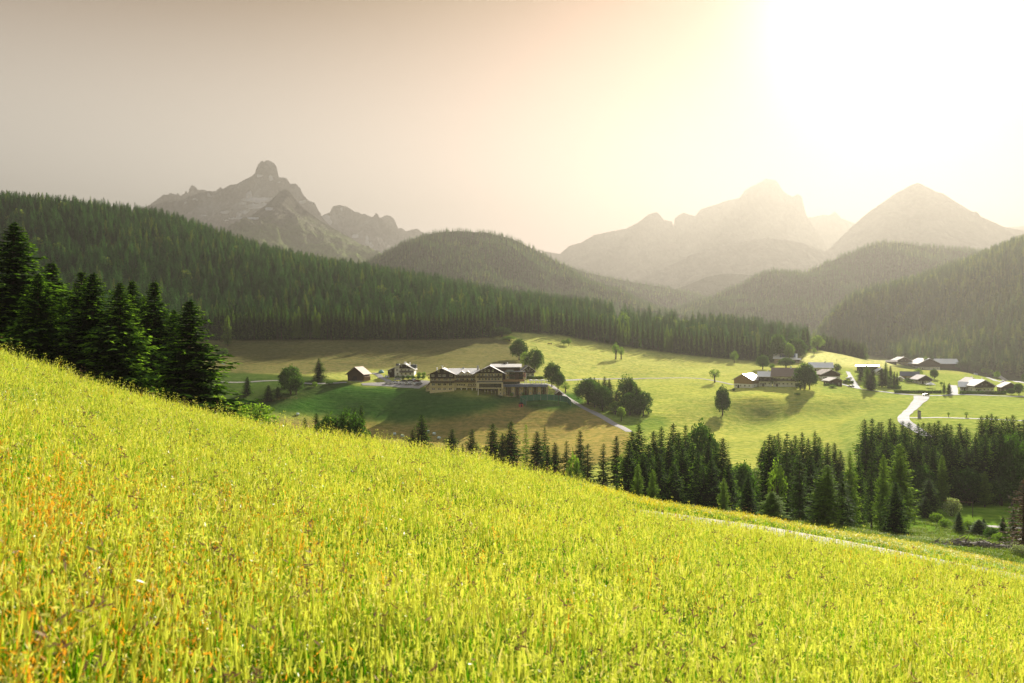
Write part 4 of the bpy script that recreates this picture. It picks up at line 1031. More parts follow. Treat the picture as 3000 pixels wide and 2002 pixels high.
a = h.box('side_annex', ux(1246), xa - .003, 3, 12, -3, vz(1130), mat='cream'); MB().prism([(ux(1244.5), vz(1139)), (xa - .004, vz(1120)), (xa - .004, vz(1118.5)), (ux(1244.5), vz(1137.5))], 2.4, 12.6).build('lean_to_roof', M['roof_brown'], h.r)
h.win(ux(1252), vz(1143), .8, .8, 3)
# middle block
x0, x1 = ux(1331) + .003, ux(1394)
h.box('wall', x0, x1, 1.2, 24, vz(1137), vz(1098), mat='cream'); h.box('recess_wall', x0, x1, 3.6, 24, -4, vz(1137) - .003, mat='roof_dark')
h.gable_wall('attic_wall', x0, x1, 1.2, 24, vz(1098) + .003, vz(1097), vz(1083), 'cream', 'x')
rf = h.gable_roof(x0 - 3.0, x1 + .5, 1.2, 24, vz(1097), vz(1083), 'roof_pale', 'x', over=1.0); h.chimney(rf, ux(1354), 12.6, vz(1083), .7, 1.0, 'metal_grey')
for gx in (1353, 1369.5):
    g0, g1 = ux(gx - 7), ux(gx + 7)
    h.gable_wall('dormer', g0, g1, .9, 6, vz(1103), vz(1094.5), vz(1089), 'cream')
    d = h.gable_roof(g0, g1, .9, 6, vz(1094.5), vz(1089), 'roof_pale', over=.35, th=.2, trim='timber_brown', lift=.05); d.name = 'dormer_roof'
h.wins([ux(1353.5), ux(1358), ux(1366.5), ux(1372)], vz(1102), .9, 1.3, .9, ['glass', 'glass_curtain', 'glass_curtain', 'glass'])
h.wins([ux(1338.5), ux(1343.5), ux(1381), ux(1386)], vz(1102), 1.0, 1.3, 1.2, 'glass')
h.balcony(ux(1336), ux(1391), vz(1106.5), 1.2, 1.2, .9)
h.wins([ux(1340), ux(1350), ux(1356), ux(1369), ux(1382), ux(1387)], vz(1116), 1.3, 1.4, 1.2, ['glass_curtain', 'glass', 'glass', 'glass'])
h.balcony(ux(1332), ux(1395), vz(1120), 1.2, 1.5, 1.1, 'timber_brown')
for cx in (1340, 1346.5, 1353, 1359.5, 1373.5, 1380, 1386.5, 1392):
    b = MB(); n = 9; r = .42; zc = vz(1129) + .35
    prof = [(ux(cx) - r, vz(1130.5)), (ux(cx) + r, vz(1130.5))] + [(ux(cx) + r * math.cos(math.pi * k / n), zc + r * math.sin(math.pi * k / n)) for k in range(n + 1)]
    b.prism(prof, 1.14, 1.19, 'y', 1)
    prof2 = [(ux(cx) + (p - ux(cx)) * 1.35, zc + (q - zc) * 1.25) for p, q in prof]
    b.prism(prof2, 1.16, 1.197, 'y', 0); b.build('arched_window', [M['trim'], M['glass']], h.r)
h.box('flower_box', ux(1369), ux(1397), .8, 1.19, vz(1133), vz(1132), mat='timber_dark')
for cx in (1334, 1351, 1367, 1383, 1396): h.box('column', ux(cx) - .25, ux(cx) + .25, 1.3, 1.8, -3, vz(1137) - .004, mat='white')
h.wins([ux(1342), ux(1359), ux(1375), ux(1388)], vz(1146), 2.4, 1.6, 3.6, 'glass')
# right gabled block
x0, x1 = ux(1394) + .003, ux(1471)
h.box('wall', x0, x1, -.6, 18, vz(1137), vz(1094), mat='cream'); h.box('recess_wall', x0, x1, 3.0, 18, -4, vz(1137) - .003, mat='timber_dark')
h.gable_wall('timber_gable', x0 - .4, x1 + .8, -1.2, 18, vz(1094) + .003, vz(1092), vz(1073), 'timber_dark')
rf = h.gable_roof(x0, x1 + 1, -1.2, 18, vz(1094), vz(1073), 'roof_pale', over=1.5, trim='timber_brown'); h.chimney(rf, ux(1398), 9, vz(1085), 2.2, 1.0, 'metal_grey')
h.wins([ux(1411), ux(1421.5), ux(1432), ux(1444)], vz(1089), 1.0, 1.2, -1.2, 'glass'); h.wins([ux(1405 + 9.3 * i) for i in range(7)], vz(1102.5), 1.1, 1.5, -.6, ['glass', 'glass', 'glass_curtain'])
h.balcony(ux(1397), ux(1470), vz(1106), -.6, 1.3, .9); h.wins([ux(1405 + 9.3 * i) for i in range(7)], vz(1115), 1.1, 1.5, -.6, ['glass', 'glass_curtain', 'glass'])
for i in range(8): h.box('pilaster', ux(1399.5 + 9.3 * i) - .15, ux(1399.5 + 9.3 * i) + .15, -.9, -.603, vz(1117), vz(1094) - .1, mat='cream')
# projecting glazed box with roof terrace
x0, x1 = ux(1398), ux(1473.5)
b = MB(); b.box(x0, x1, -5, -.603, vz(1122.5), vz(1120)).box(x0, x1, -5, -.603, vz(1137.5), vz(1135)).box(x0, x0 + 1.3, -5, -.603, vz(1135) + .003, vz(1122.5) - .003).box(x1 - .7, x1, -5, -.603, vz(1135) + .003, vz(1122.5) - .003)
b.build('glazed_box', M['cream'], h.r)
b = MB().box(x0 + 1.303, x1 - .703, -4.3, -.61, vz(1135) + .004, vz(1122.5) - .004, 0)
for k in range(5): xm = x0 + 1.6 + (x1 - x0 - 2.8) * k / 4; b.box(xm, xm + .12, -4.42, -4.304, vz(1135) + .004, vz(1122.5) - .004, 1)
b.build('panorama_window', [M['glass'], M['timber_dark']], h.r)
b = MB(); b.box(x0 + .1, x1 - .1, -4.95, -4.9, vz(1119.5), vz(1116))
for k in range(26): xm = x0 + .1 + (x1 - x0 - .3) * k / 25; b.box(xm, xm + .06, -4.99, -4.953, vz(1120) + .003, vz(1115.6))
b.build('terrace_railing', M['roof_dark'], h.r)
h.box('column', ux(1402) - .2, ux(1402) + .2, -4.8, -4.4, -3, vz(1137.5) - .003, mat='white'); h.box('pier', ux(1459), ux(1473), -3.0, -.61, -4, vz(1137.5) - .003, mat='cream'); h.win(ux(1466.5), vz(1147), 1.1, 1.8, -3.0); h.win(ux(1466.5), vz(1157), 1.1, 1.6, -3.0)
h.wins([ux(1416), ux(1428), ux(1440), ux(1451)], vz(1152), 2.0, 2.2, 3.0, 'glass', 'timber_dark')
# rear long roof
h.box('rear_wall', ux(1445), ux(1524), 10, 28, 0, vz(1079), mat='timber_brown')
h.gable_wall('rear_attic', ux(1445), ux(1524), 10, 28, vz(1079) + .003, vz(1078), vz(1071), 'timber_brown', 'x'); rf = h.gable_roof(ux(1440), ux(1524), 10, 28, vz(1078), vz(1071), 'roof_pale', 'x', over=1.0)
h.chimney(rf, ux(1477), 19, vz(1071), 1.0, 1.3, 'timber_dark'); h.chimney(rf, ux(1486), 19, vz(1071), 1.2, .5, 'white')
# modern upper storeys
x0, x1 = ux(1480), ux(1536)
h.box('modern_wall', x0, x1, 3, 9.9, vz(1113), vz(1091), mat='ochre'); MB().box(x0 - .3, x1 + .4, 1.5, 10.2, vz(1091) + .003, vz(1089)).build('flat_roof', M['roof_dark'], h.r)
b = MB().box(ux(1492), ux(1518), 2.9, 2.997, vz(1112), vz(1092)).box(ux(1520.5), ux(1532), 2.9, 2.997, vz(1112), vz(1092)); b.build('glass_front', M['glass'], h.r)
b = MB().box(ux(1509), ux(1520), 2.6, 2.897, vz(1113), vz(1091.5)).build('timber_panel', M['timber_brown'], h.r); h.wins([ux(1487.5)], vz(1098), 1.0, 1.3, 3); h.wins([ux(1487.5)], vz(1110), 1.0, 1.3, 3)
h.balcony(ux(1492), ux(1535), vz(1103), 2.9, 1.3, 1.0, 'timber_brown'); b = MB().box(ux(1483), ux(1505), 3, 3.06, vz(1088.5), vz(1084)).build('roof_railing', M['glass_curtain'], h.r)
h.box('timber_band', ux(1474), ux(1537), 1.6, 9.9, vz(1119), vz(1113) - .003, mat='timber_tan'); MB().box(ux(1475), ux(1514), 2.2, 2.8, vz(1127), vz(1119) - .003).box(ux(1516), ux(1520), 1.8, 2.8, vz(1127), vz(1119) - .003).build('glass_front', M['glass'], h.r)
# low right wing
x0, x1 = ux(1474), ux(1606)
h.box('wing_wall', x0, x1, -1.5, 12, -4, vz(1133), mat='ochre')
b = MB().prism([(-3.0, vz(1133.5)), (-1.0, vz(1127)), (-1.0, vz(1126)), (-3.0, vz(1132.3))], ux(1520), x1 - .8, 'x').prism([(-2.4, vz(1133.5)), (-1.0, vz(1128.5)), (-1.0, vz(1127.5)), (-2.4, vz(1132.3))], ux(1478), ux(1520) - .005, 'x'); b.build('canopy_roof', M['roof_dark'], h.r)
h.box('terrace_slab', x0, x1, -1.0, 12, vz(1133) + .003, vz(1127.2), mat='concrete')
b = MB()
for (a0, a1) in ((1482, 1498), (1508, 1522), (1533, 1549), (1560, 1575), (1585, 1600)):
    b.box(ux(a0), ux(a1), -1.62, -1.503, vz(1159), vz(1134), 0); b.box(ux((a0 + a1) / 2) - .4, ux((a0 + a1) / 2) + .4, -1.68, -1.623, vz(1159), vz(1134), 1)
    b.box(ux(a0), ux(a1), -1.9, -1.7, vz(1148.5), vz(1147), 1)
b.build('glazed_bay', [M['glass'], M['timber_brown']], h.r)
for c_ in (1476.5, 1502.5, 1527.5, 1554, 1579.5): h.win(ux(c_), vz(1142.5), 1.0, 1.0, -1.5, 'glass' if c_ < 1530 else 'glass_curtain'); h.win(ux(c_), vz(1154), 1.0, 1.0, -1.5, 'glass' if c_ < 1530 else 'glass_curtain')
b = MB()
for i in range(7): xm = ux(1553 + 8.4 * i); b.box(xm, xm + .14, 2, 2.14, vz(1127.2) + .003, vz(1116.5)); b.box(xm, xm + .14, 7, 7.14, vz(1127.2) + .003, vz(1116.5))
for yy in (1.7, 4.5, 7.2): b.box(ux(1550), ux(1606), yy, yy + .16, vz(1116.5) + .003, vz(1115.5))
for i in range(24): xm = ux(1551 + 2.3 * i); b.box(xm, xm + .07, 1.4, 7.7, vz(1115.5) + .003, vz(1115.0))
b.build('pergola', M['trim'], h.r)
b = MB().box(ux(1518), x1, -.9, -.85, vz(1122.3), vz(1121.8))
for i in range(36): xm = ux(1518) + (x1 - ux(1518) - .06) * i / 35; b.box(xm, xm + .05, -.9, -.85, vz(1127.2) + .003, vz(1122.3) - .003)
b.build('terrace_railing', M['metal_grey'], h.r)
def hotel_pt(u, v, y): return ((1425 - CU) / F * YH + ux(u), YH + y, zh0 + vz(v))
fb = MB(); fb.tube([(0, 0, -3), (0, 0, 4.5)], .05, 6, 1); fb.box(.06, 1.0, -.02, .02, 1.4, 4.2, 0); fb.box(.06, .35, -.024, .024, 1.5, 4.1, 2)
f_ = empty('banner_flag', hotel_pt(1537, 1113, -.4), 0, 'tall red and white banner hanging at the right corner of the hotel', 'flag')
fb2 = MB(); fb2.tube([(0, 0, -2.6), (0, 0, 4.4)], .05, 6); fb2.build('pole', M['metal_grey'], f_)
MB().box(.06, .5, -.02, .02, .6, 4.0, 0).box(.501, 1.0, -.02, .02, .6, 4.0, 1).build('cloth', [M['red'], M['white']], f_)
def parasol(p, label, group, opened=False, h=2.6):
    o = empty('parasol', p, 0, label, 'parasol', group)
    MB().tube([(0, 0, 0), (0, 0, h)], .04, 6).box(-.3, .3, -.3, .3, 0, .06).build('pole', M['metal_grey'], o)
    b = MB()
    if opened: b.tube([(0, 0, h - .55), (0, 0, h - .5), (0, 0, h)], [1.5, 1.5, .03], 10)
    else: b.tube([(0, 0, h - 1.7), (0, 0, h - 1.6), (0, 0, h - .7), (0, 0, h)], [.12, .26, .17, .02], 8)
    b.build('canopy', M['parasol'], o)
for i, u in enumerate((1429.5, 1440, 1452, 1421)):
    x, y, z = hotel_pt(u, 1160, -1.4); parasol((x, y, surf(x, y)), ['first', 'second', 'third', 'fourth'][i] + ' closed white parasol under the glazed box of the hotel', 'closed parasols before the hotel')
for i, u in enumerate((1524, 1530, 1538, 1543)):
    x, y, z = hotel_pt(u, 1127.2, 2.0 + i % 2 * 2); parasol((x, y, z + .01), ['first', 'second', 'third', 'fourth'][i] + ' closed white parasol from the left on the sunny hotel terrace', 'parasols on the hotel terrace')
for i, u in enumerate((1556, 1572, 1590)):
    x, y, z = hotel_pt(u, 1127.2, 9.0); parasol((x, y, z + .01), ['left', 'middle', 'right'][i] + ' open white parasol behind the hotel terrace pergola', 'open parasols on the hotel terrace', True)

# --- generic chalets -------------------------------------------------
def chalet(u, vb, vt, Y, wpx, depth, rz, label, name='chalet', low='white', up='timber_brown', roof='roof_pale', split=.45, axis='y', pitch=None, group=None, over=1.2,
           rows=2, ncol=3, balc=True, chim=True, eave=None, solar=False, cat='house', trim='trim', sidewin=True):
    """house standing Y metres away: column u, foot vb, ridge vt, width in photo pixels"""
    rel = rz; Y = hit(u, vb)[1]; s = Y / F; x = (u - CU) * s; w = wpx * s; zg = h1(x, Y); rz = -math.atan2(x, Y) - rz
    z0 = -(vb - CV) * s; hh = (vb - vt) * s
    z0 = zg
    hs = House(name, (x, Y, z0), rz, label, cat, group)
    ze = hh * (eave if eave else .58)
    if axis == 'y':
        x0, x1, y0, y1 = -w / 2, w / 2, 0, depth
    else:
        x0, x1, y0, y1 = -w / 2, w / 2, 0, depth
    zs = ze * split / .58 if axis == 'y' else ze * split * 1.3
    zs = min(zs, ze - .3)
    hs.box('wall', x0, x1, y0, y1, -3.5, zs, mat=low)
    hs.gable_wall('upper_wall', x0 - .06, x1 + .06, y0 - .06, y1 + .06, zs + .003, ze, hh, up, axis)
    rf = hs.gable_roof(x0, x1, y0, y1, ze, hh, roof, axis, over=over, trim=trim)
    if chim: hs.chimney(rf, w * .15 if axis == 'y' else w * .2, depth * .45, hh - .2, 1.3)
    xs = [x0 + w * (i + .5) / ncol for i in range(ncol)]
    if rows >= 1: hs.wins(xs, zs * .35, 1.1, 1.15, y0, ['glass', 'glass_curtain'])
    if rows >= 2 and ze - zs > 1.6: hs.wins(xs, zs + .55, 1.1, 1.15, y0 - .06, ['glass', 'glass'])
    if rows >= 2 and axis == 'y' and hh - ze > 2.0: hs.wins([-w * .12, w * .12], ze + .1, .9, .95, y0 - .06, 'glass')
    if balc: hs.balcony(x0 + .1, x1 - .1, zs + .05, y0 - .06, 1.2, .95)
    hs.door(x0 + w * .5 / ncol + w / ncol * .5, 1.0, 2.0, y0, -.05)
    if sidewin:
        sx = x1 if rel > 0 else x0
        for k in range(2): hs.win(sx, zs * .35, 1.1, 1.1, depth * (.3 + .35 * k), 'glass', 'trim', math.pi / 2 if rel > 0 else -math.pi / 2)
    if solar:
        a = MB(); sl = (hh - ze) / (depth / 2) if axis == 'x' else 0
        if axis == 'x':
            ya, yb = .4, depth * .42
            a.prism([(ya, ze + sl * ya + .40), (yb, ze + sl * yb + .40), (yb, ze + sl * yb + .48), (ya, ze + sl * ya + .48)], x0 + w * .25, x1 - .3, 'x'); a.build('solar_panel', M['solar'], hs.r)
    return hs

# brown barn on a pale stone foot
hb = chalet(1040.5, 1118, 1077, 470, 47, 10.5, math.radians(24), 'weathered brown timber barn on a pale stone foot, left of the white chalet', 'barn', 'timber_brown', 'timber_brown', 'roof_tan', .3, rows=0, balc=False, chim=False, eave=.56, cat='barn', trim='timber_brown', sidewin=False, over=1.1)
hb.box('stone_foot', -5.6, 5.0, -.35, 6, -3.5, .3, mat='concrete'); MB().box(-1.2, 1.2, -.12, -.066, .35, 3.0).box(-.03, .03, -.16, -.123, .35, 3.0).build('barn_door', M['timber_dark'], hb.r)
b = MB()
for k in range(5): b.box(4.9, 6.1, 1.0 + k * 1.9, 1.15 + k * 1.9, .4, 2.6)
b.box(4.9, 6.0, .6, 9.6, 2.7, 2.85); b.build('side_gallery', M['timber_tan'], hb.r)
# white chalet with a long left roof
Yc = 500.0; s_ = Yc / F; cx = lambda u: (u - 1183) * s_; cz = lambda v: (1106 - v) * s_
zc = -(1106 - CV) * s_
hc = House('chalet', ((1183 - CU) * s_, Yc, zc), math.radians(0), 'white chalet with a lopsided gable and three white chimneys left of the hotel', 'house')
xl, xr_, xo = cx(1156), cx(1213), cx(1136)
b = MB().prism([(xl, -3), (xr_, -3), (xr_, cz(1082)), (cx(1182), cz(1066)), (xl, cz(1077.5))], 0, 11); b.build('wall', M['white'], hc.r)
b = MB().prism([(xo, cz(1094)), (xl - .003, cz(1094)), (xl - .003, cz(1078)), (xo, cz(1086.5))], .8, 11); b.build('annex_wall', M['timber_dark'], hc.r)
b = MB().box(xo, xl - .003, 4, 11, -3, cz(1094) - .003); b.build('carport_back', M['timber_dark'], hc.r); hc.box('porch_post', xo, xo + .7, .8, 1.5, -3, cz(1094) - .003, mat='white')
rf = hc.gable_roof(xo, xr_, 0, 11, cz(1082.5), cz(1065.5), 'roof_pale', over=.9, xr=cx(1182), zel=cz(1086), trim='trim')
hc.chimney(rf, cx(1186), 2.0, cz(1066), 1.0, 1.0); hc.chimney(rf, cx(1198), 5, cz(1071), 1.6, .6); hc.chimney(rf, cx(1208), 8, cz(1075), 1.4, .5)
b = MB().prism([(xl + .3, cz(1079)), (cx(1166), cz(1072)), (cx(1166), cz(1067)), (xl + .3, cz(1067))], 4, 8); b.build('left_dormer', M['roof_dark'], hc.r)
b = MB().prism([(cx(1200), cz(1079)), (xr_ + .9, cz(1080)), (xr_ + .9, cz(1069.5)), (cx(1200), cz(1069.5))], 5, 9); b.build('right_dormer', M['roof_dark'], hc.r)
hc.box('timber_loggia', cx(1171), cx(1190), -.06, -.003, cz(1078.5), cz(1068.5), mat='timber_dark'); b = MB().prism([(cx(1191), cz(1080.5)), (cx(1208), cz(1080.5)), (cx(1191), cz(1071.5))], -.06, -.003).build('timber_gable', M['timber_dark'], hc.r)
hc.balcony(cx(1171), cx(1191), cz(1079), -.06, 1.0, .9, 'timber_dark'); hc.balcony(cx(1171), cx(1211), cz(1091), 0, 1.1, .95, 'timber_dark'); hc.balcony(xo, xl - .1, cz(1094.5), .8, .9, .9, 'timber_dark')
hc.win(cx(1176), cz(1074), .9, 1.0, -.06, 'glass_curtain'); hc.wins([cx(1163), cx(1176), cx(1188), cx(1198)], cz(1087), 1.1, 1.25, 0, 'glass'); hc.wins([cx(1164.5), cx(1176.5), cx(1188.5), cx(1202)], cz(1098.5), 1.1, 1.25, 0, 'glass'); hc.win(cx(1144), cz(1092), 1.2, 1.3, .8, 'glass_curtain')
hc.door(cx(1149), 2.4, 2.3, 4, 0)
# dark roofed house right of the hotel
chalet(1548, 1105, 1073, 478, 34, 11, math.radians(-8), 'small white house with dark timber gable tucked between hotel and big trees', up='timber_dark', roof='roof_dark', split=.33, rows=2, ncol=3, eave=.62, chim=False)
chalet(1638, 1163, 1146, 434, 17, 4, math.radians(-10), 'little dark brown hut beside the lane and the green court fence', 'hut', 'timber_brown', 'timber_brown', 'roof_brown', .3, rows=0, balc=False, chim=False, cat='hut', over=.5, sidewin=False)
G20 = 'village houses'
chalet(2176, 1137, 1097, 500, 54, 15, math.radians(24), 'timber barn with white ground floor and bright roof behind the egg shaped tree', 'barn', 'white', 'timber_tan', 'roof_pale', .28, rows=1, ncol=4, balc=False, chim=False, eave=.62, cat='barn', over=1.0)
chalet(2301, 1133, 1080, 525, 70, 12, math.radians(3), 'large farmhouse with wide brown roof and white balcony front', 'farmhouse', 'white', 'white', 'roof_brown', .4, 'x', rows=2, ncol=6, eave=.62, group=G20, over=1.4)
chalet(2242, 1133, 1091, 520, 36, 10, math.radians(3), 'lower annex with pale roof at the left of the brown roofed farmhouse', 'annex', 'white', 'timber_dark', 'roof_pale', .4, 'x', rows=2, ncol=3, eave=.72, group=G20)
chalet(2300, 1064, 1038, 655, 60, 10, math.radians(2), 'house with glaring white roof and blue solar panels above the farmhouse', 'house', 'ochre', 'ochre', 'roof_metal', .4, 'x', rows=1, ncol=4, balc=False, eave=.55, group=G20, solar=True)
chalet(2332, 1064, 1051, 648, 20, 8, 0, 'low flat grey shed joined to the solar roofed house', 'shed', 'concrete', 'timber_dark', 'roof_pale', .4, 'x', rows=0, balc=False, chim=False, eave=.75, group=G20)
chalet(2405, 1089, 1064, 615, 60, 11, math.radians(-2), 'house with long white shining roof and a small hedge wood at its right', 'house', 'white', 'white', 'roof_metal', .4, 'x', rows=1, ncol=4, balc=False, eave=.5, group=G20)
chalet(2434, 1114, 1085, 572, 56, 12, math.radians(-26), 'gabled house with brown roof above the small pale roofed house', 'house', 'white', 'timber_brown', 'roof_brown', .35, rows=1, ncol=4, balc=False, eave=.58, group=G20)
chalet(2449, 1131, 1108, 545, 38, 8, math.radians(-30), 'small low house with flat pale roof at the edge of the knoll', 'house', 'timber_brown', 'timber_brown', 'roof_metal', .4, rows=1, ncol=2, balc=False, chim=False, eave=.68, group=G20)
chalet(2541, 1092, 1071, 640, 56, 10, 0, 'flat roofed house behind the tall village conifers', 'house', 'timber_brown', 'timber_brown', 'roof_pale', .4, 'x', rows=1, ncol=5, balc=False, chim=False, eave=.88, group=G20)
chalet(2582, 1100, 1080, 615, 24, 8, math.radians(-24), 'small house with white roof half hidden behind the village conifers', 'house', 'white', 'timber_brown', 'roof_metal', .4, rows=1, ncol=2, balc=False, eave=.6, group=G20)
chalet(2648, 1069, 1047, 790, 46, 13, math.radians(-30), 'pale roofed farmhouse farthest back at the dark forest foot', 'house', 'ochre', 'timber_brown', 'roof_metal', .4, rows=2, ncol=4, eave=.55, group=G20)
chalet(2612, 1066, 1057, 790, 26, 8, 0, 'low reddish shed left of the farthest farmhouse', 'shed', 'timber_brown', 'timber_brown', 'roof_brown', .4, 'x', rows=0, balc=False, chim=False, eave=.6, group=G20)
chalet(2722, 1084, 1051, 715, 70, 20, math.radians(-36), 'big barn with bright sloping roof and a tree in front', 'barn', 'white', 'timber_brown', 'roof_metal', .3, rows=1, ncol=5, balc=True, chim=False, eave=.55, group=G20, cat='barn')
chalet(2776, 1080, 1053, 735, 58, 16, math.radians(-18), 'barn with twin shining roof planes right of the big barn', 'barn', 'timber_brown', 'timber_brown', 'roof_metal', .3, 'x', rows=0, balc=False, chim=False, eave=.55, group=G20, cat='barn')
chalet(2665, 1114, 1091, 605, 44, 9, 0, 'ochre house with dark slate roof beside the village lawn', 'house', 'ochre', 'ochre', 'roof_dark', .4, 'x', rows=1, ncol=4, balc=False, chim=False, eave=.58, group=G20)
chalet(2637, 1116, 1104, 598, 14, 6, 0, 'small white roofed lean-to left of the dark slate roofed house', 'shed', 'white', 'white', 'roof_metal', .4, rows=0, balc=False, chim=False, eave=.6, group=G20)
chalet(2710, 1126, 1101, 570, 38, 11, math.radians(-26), 'gabled chalet with dark timber front behind the white pavilion', 'chalet', 'white', 'timber_dark', 'roof_metal', .38, rows=1, ncol=3, balc=True, chim=False, eave=.58, group=G20)
chalet(2884, 1150, 1115, 520, 56, 13, math.radians(-30), 'large chalet with broad brown gable and bright left roof behind a hedge', 'chalet', 'white', 'timber_brown', 'roof_metal', .42, rows=2, ncol=5, eave=.56, group=G20)
chalet(2826, 1146, 1121, 530, 24, 9, 0, 'left wing with small bright roof beside the large hedge chalet', 'annex', 'white', 'timber_dark', 'roof_metal', .42, 'x', rows=1, ncol=2, balc=False, chim=False, eave=.55, group=G20)
chalet(2850, 1136, 1108, 545, 34, 10, math.radians(-25), 'pale roofed house rising behind the left wing of the hedge chalet', 'house', 'white', 'timber_dark', 'roof_metal', .42, rows=0, balc=False, eave=.6, group=G20)
chalet(2960, 1149, 1122, 520, 42, 11, math.radians(-16), 'reddish brown gabled house at the right edge of the village', 'house', 'timber_brown', 'timber_brown', 'roof_brown', .42, rows=1, ncol=3, balc=True, chim=False, eave=.55, group=G20)
chalet(1880, 956, 941, 830, 34, 10, math.radians(-10), 'grey barn in the far forest clearing', 'barn', 'concrete', 'timber_dark', 'roof_dark', .3, rows=0, balc=False, chim=False, eave=.5, cat='barn')
# pavilion
p = hit(2727, 1137); o = empty('garden_pavilion', p, 0, 'white garden pavilion with tent roof before the gabled chalet', 'pavilion')
MB().tube([(0, 0, 2.2), (0, 0, 2.3), (0, 0, 3.9)], [3.4, 3.4, .05], 8).build('canopy', M['parasol'], o)
for sx in (-2, 2):
    for sy in (-2, 2): MB().tube([(sx, sy, -.5), (sx, sy, 2.25)], .07, 6).build('post', M['white'], o)
# dome shaped cover
p = hit(1117, 1093); o = empty('dome_tent', p, 0, 'teal half round dome between the barn and the white chalet', 'tent')
b = MB(); n = 7
b.tube([(0, 0, -.3), (0, 0, .3), (0, 0, 1.0), (0, 0, 1.6), (0, 0, 1.95)], [1.95, 1.85, 1.5, .9, .1], 14); b.build('cover', M['tent'], o, True)
b = MB()
for k in range(3): b.tube([(2.0 * math.cos(a), .0, 2.02 * math.sin(a)) if k == 0 else (1.42 * math.cos(a), (1 if k == 1 else -1) * 1.42 * math.cos(a), 2.02 * math.sin(a)) for a in np.linspace(0, math.pi, 13)], .04, 5)
b.build('hoop', M['trim'], o)

# --- cars -------------------------------------------------
def car_parts():
    W = .86
    prof = [(-2.15, .30), (-2.2, .62), (-2.05, .86), (-1.35, .95), (-.75, 1.42), (.75, 1.46), (1.55, 1.0), (2.12, .92), (2.18, .55), (2.1, .30)]
    b = MB(); b.prism(prof, -W, W, 'y'); body = b.mesh('body', [M['carw']])
    g_ = MB().prism([(-1.28, .97), (-.76, 1.38), (.72, 1.41), (1.42, 1.02)], -W - .012, W + .012, 'y').prism([(-1.40, .94), (-.80, 1.40), (-.84, 1.41), (-1.44, .95)], -W * .86, W * .86, 'y').prism([(1.56, 1.02), (.80, 1.44), (.84, 1.46), (1.60, 1.03)], -W * .86, W * .86, 'y')
    gl = g_.mesh('window_glass', [M['glass']])
    w = MB().tube([(0, -.1, 0), (0, .1, 0)], .32, 12).tube([(0, -.115, 0), (0, -.101, 0)], .19, 10, 1).tube([(0, .101, 0), (0, .115, 0)], .19, 10, 1).mesh('wheel', [M['tyre'], M['metal_grey']])
    lt = MB().box(-2.26, -2.17, -.15, .15, .62, .76).mesh('headlight', [M['glass_curtain']])
    return body, gl, w, lt
CB, CG, CWh, CL = car_parts()
CBM = {'carw': CB}
for k in ('card', 'carr', 'metal_grey'):
    m_ = CB.copy(); m_.materials[0] = M[k]; CBM[k] = m_
def car(p, rz, label, paint='carw', group='cars on the hotel car park', sc=1.0):
    o = empty('parked_car', p, rz, label, 'car', group); o.scale = (sc,) * 3
    link(bpy.data.objects.new('body', CBM[paint]), o); link(bpy.data.objects.new('window_glass', CG), o)
    for x in (-1.35, 1.35):
        for y in (-.8, .8): w = link(bpy.data.objects.new('wheel', CWh), o); w.location = (x, y, .32)
    for y in (-.6, .6): w = link(bpy.data.objects.new('headlight', CL), o); w.location = (0, y, 0)
lot = []
for (u, v) in [(1060,1128),(1105,1127),(1160,1126),(1215,1127),(1250,1129)]: lot.append(hit(u, v))
road('parking_area', lot, [6, 12, 15, 15, 12], M['gravel'], .22, 1.5, 9)
def onlot(u, v, dz=.2):
    p = hit(u, v); return (p[0], p[1], surf(p[0], p[1]) + dz)
for (u, v, rz, pt, lab) in [(1138,1126,205,'carw','white car standing alone, leftmost on the hotel car park'),(1158,1126,235,'carw','white car second from the left on the car park'),(1177,1127,215,'carw','white car third from the left on the car park'),
  (1195,1128,205,'carw','white car fourth from the left, touching the next one'),(1206,1128,210,'carw','white car fifth from the left on the car park'),(1220,1130,235,'carw','white car sixth from the left near the hotel'),(1229,1130,245,'card','black car at the right end of the front row'),
  (1165,1116,185,'metal_grey','silver car parked on the grass below the white chalet'),(1184,1121,165,'card','black car in the second row, left'),(1202,1121,170,'card','dark car in the second row, middle'),(1213,1120,110,'carw','white car seen end on in the second row'),(1222,1121,190,'carr','maroon car in the second row, right'),(1132,1108,100,'carw','white van beside the carport of the chalet')]:
    car(onlot(u, v), math.radians(rz), lab, pt)
for (u, v, lab) in [(2493,1136,'dark car on the village lane at the bend'),(2712,1161,'dark car at the village road junction'),(2940,1121,'dark car on the far right lane'),(2487,1112,'pale car at the upper end of the village lane')]:
    car(onlot(u, v, .18), math.radians(20), lab, 'card' if 'dark' in lab else 'metal_grey', 'cars on the village road')

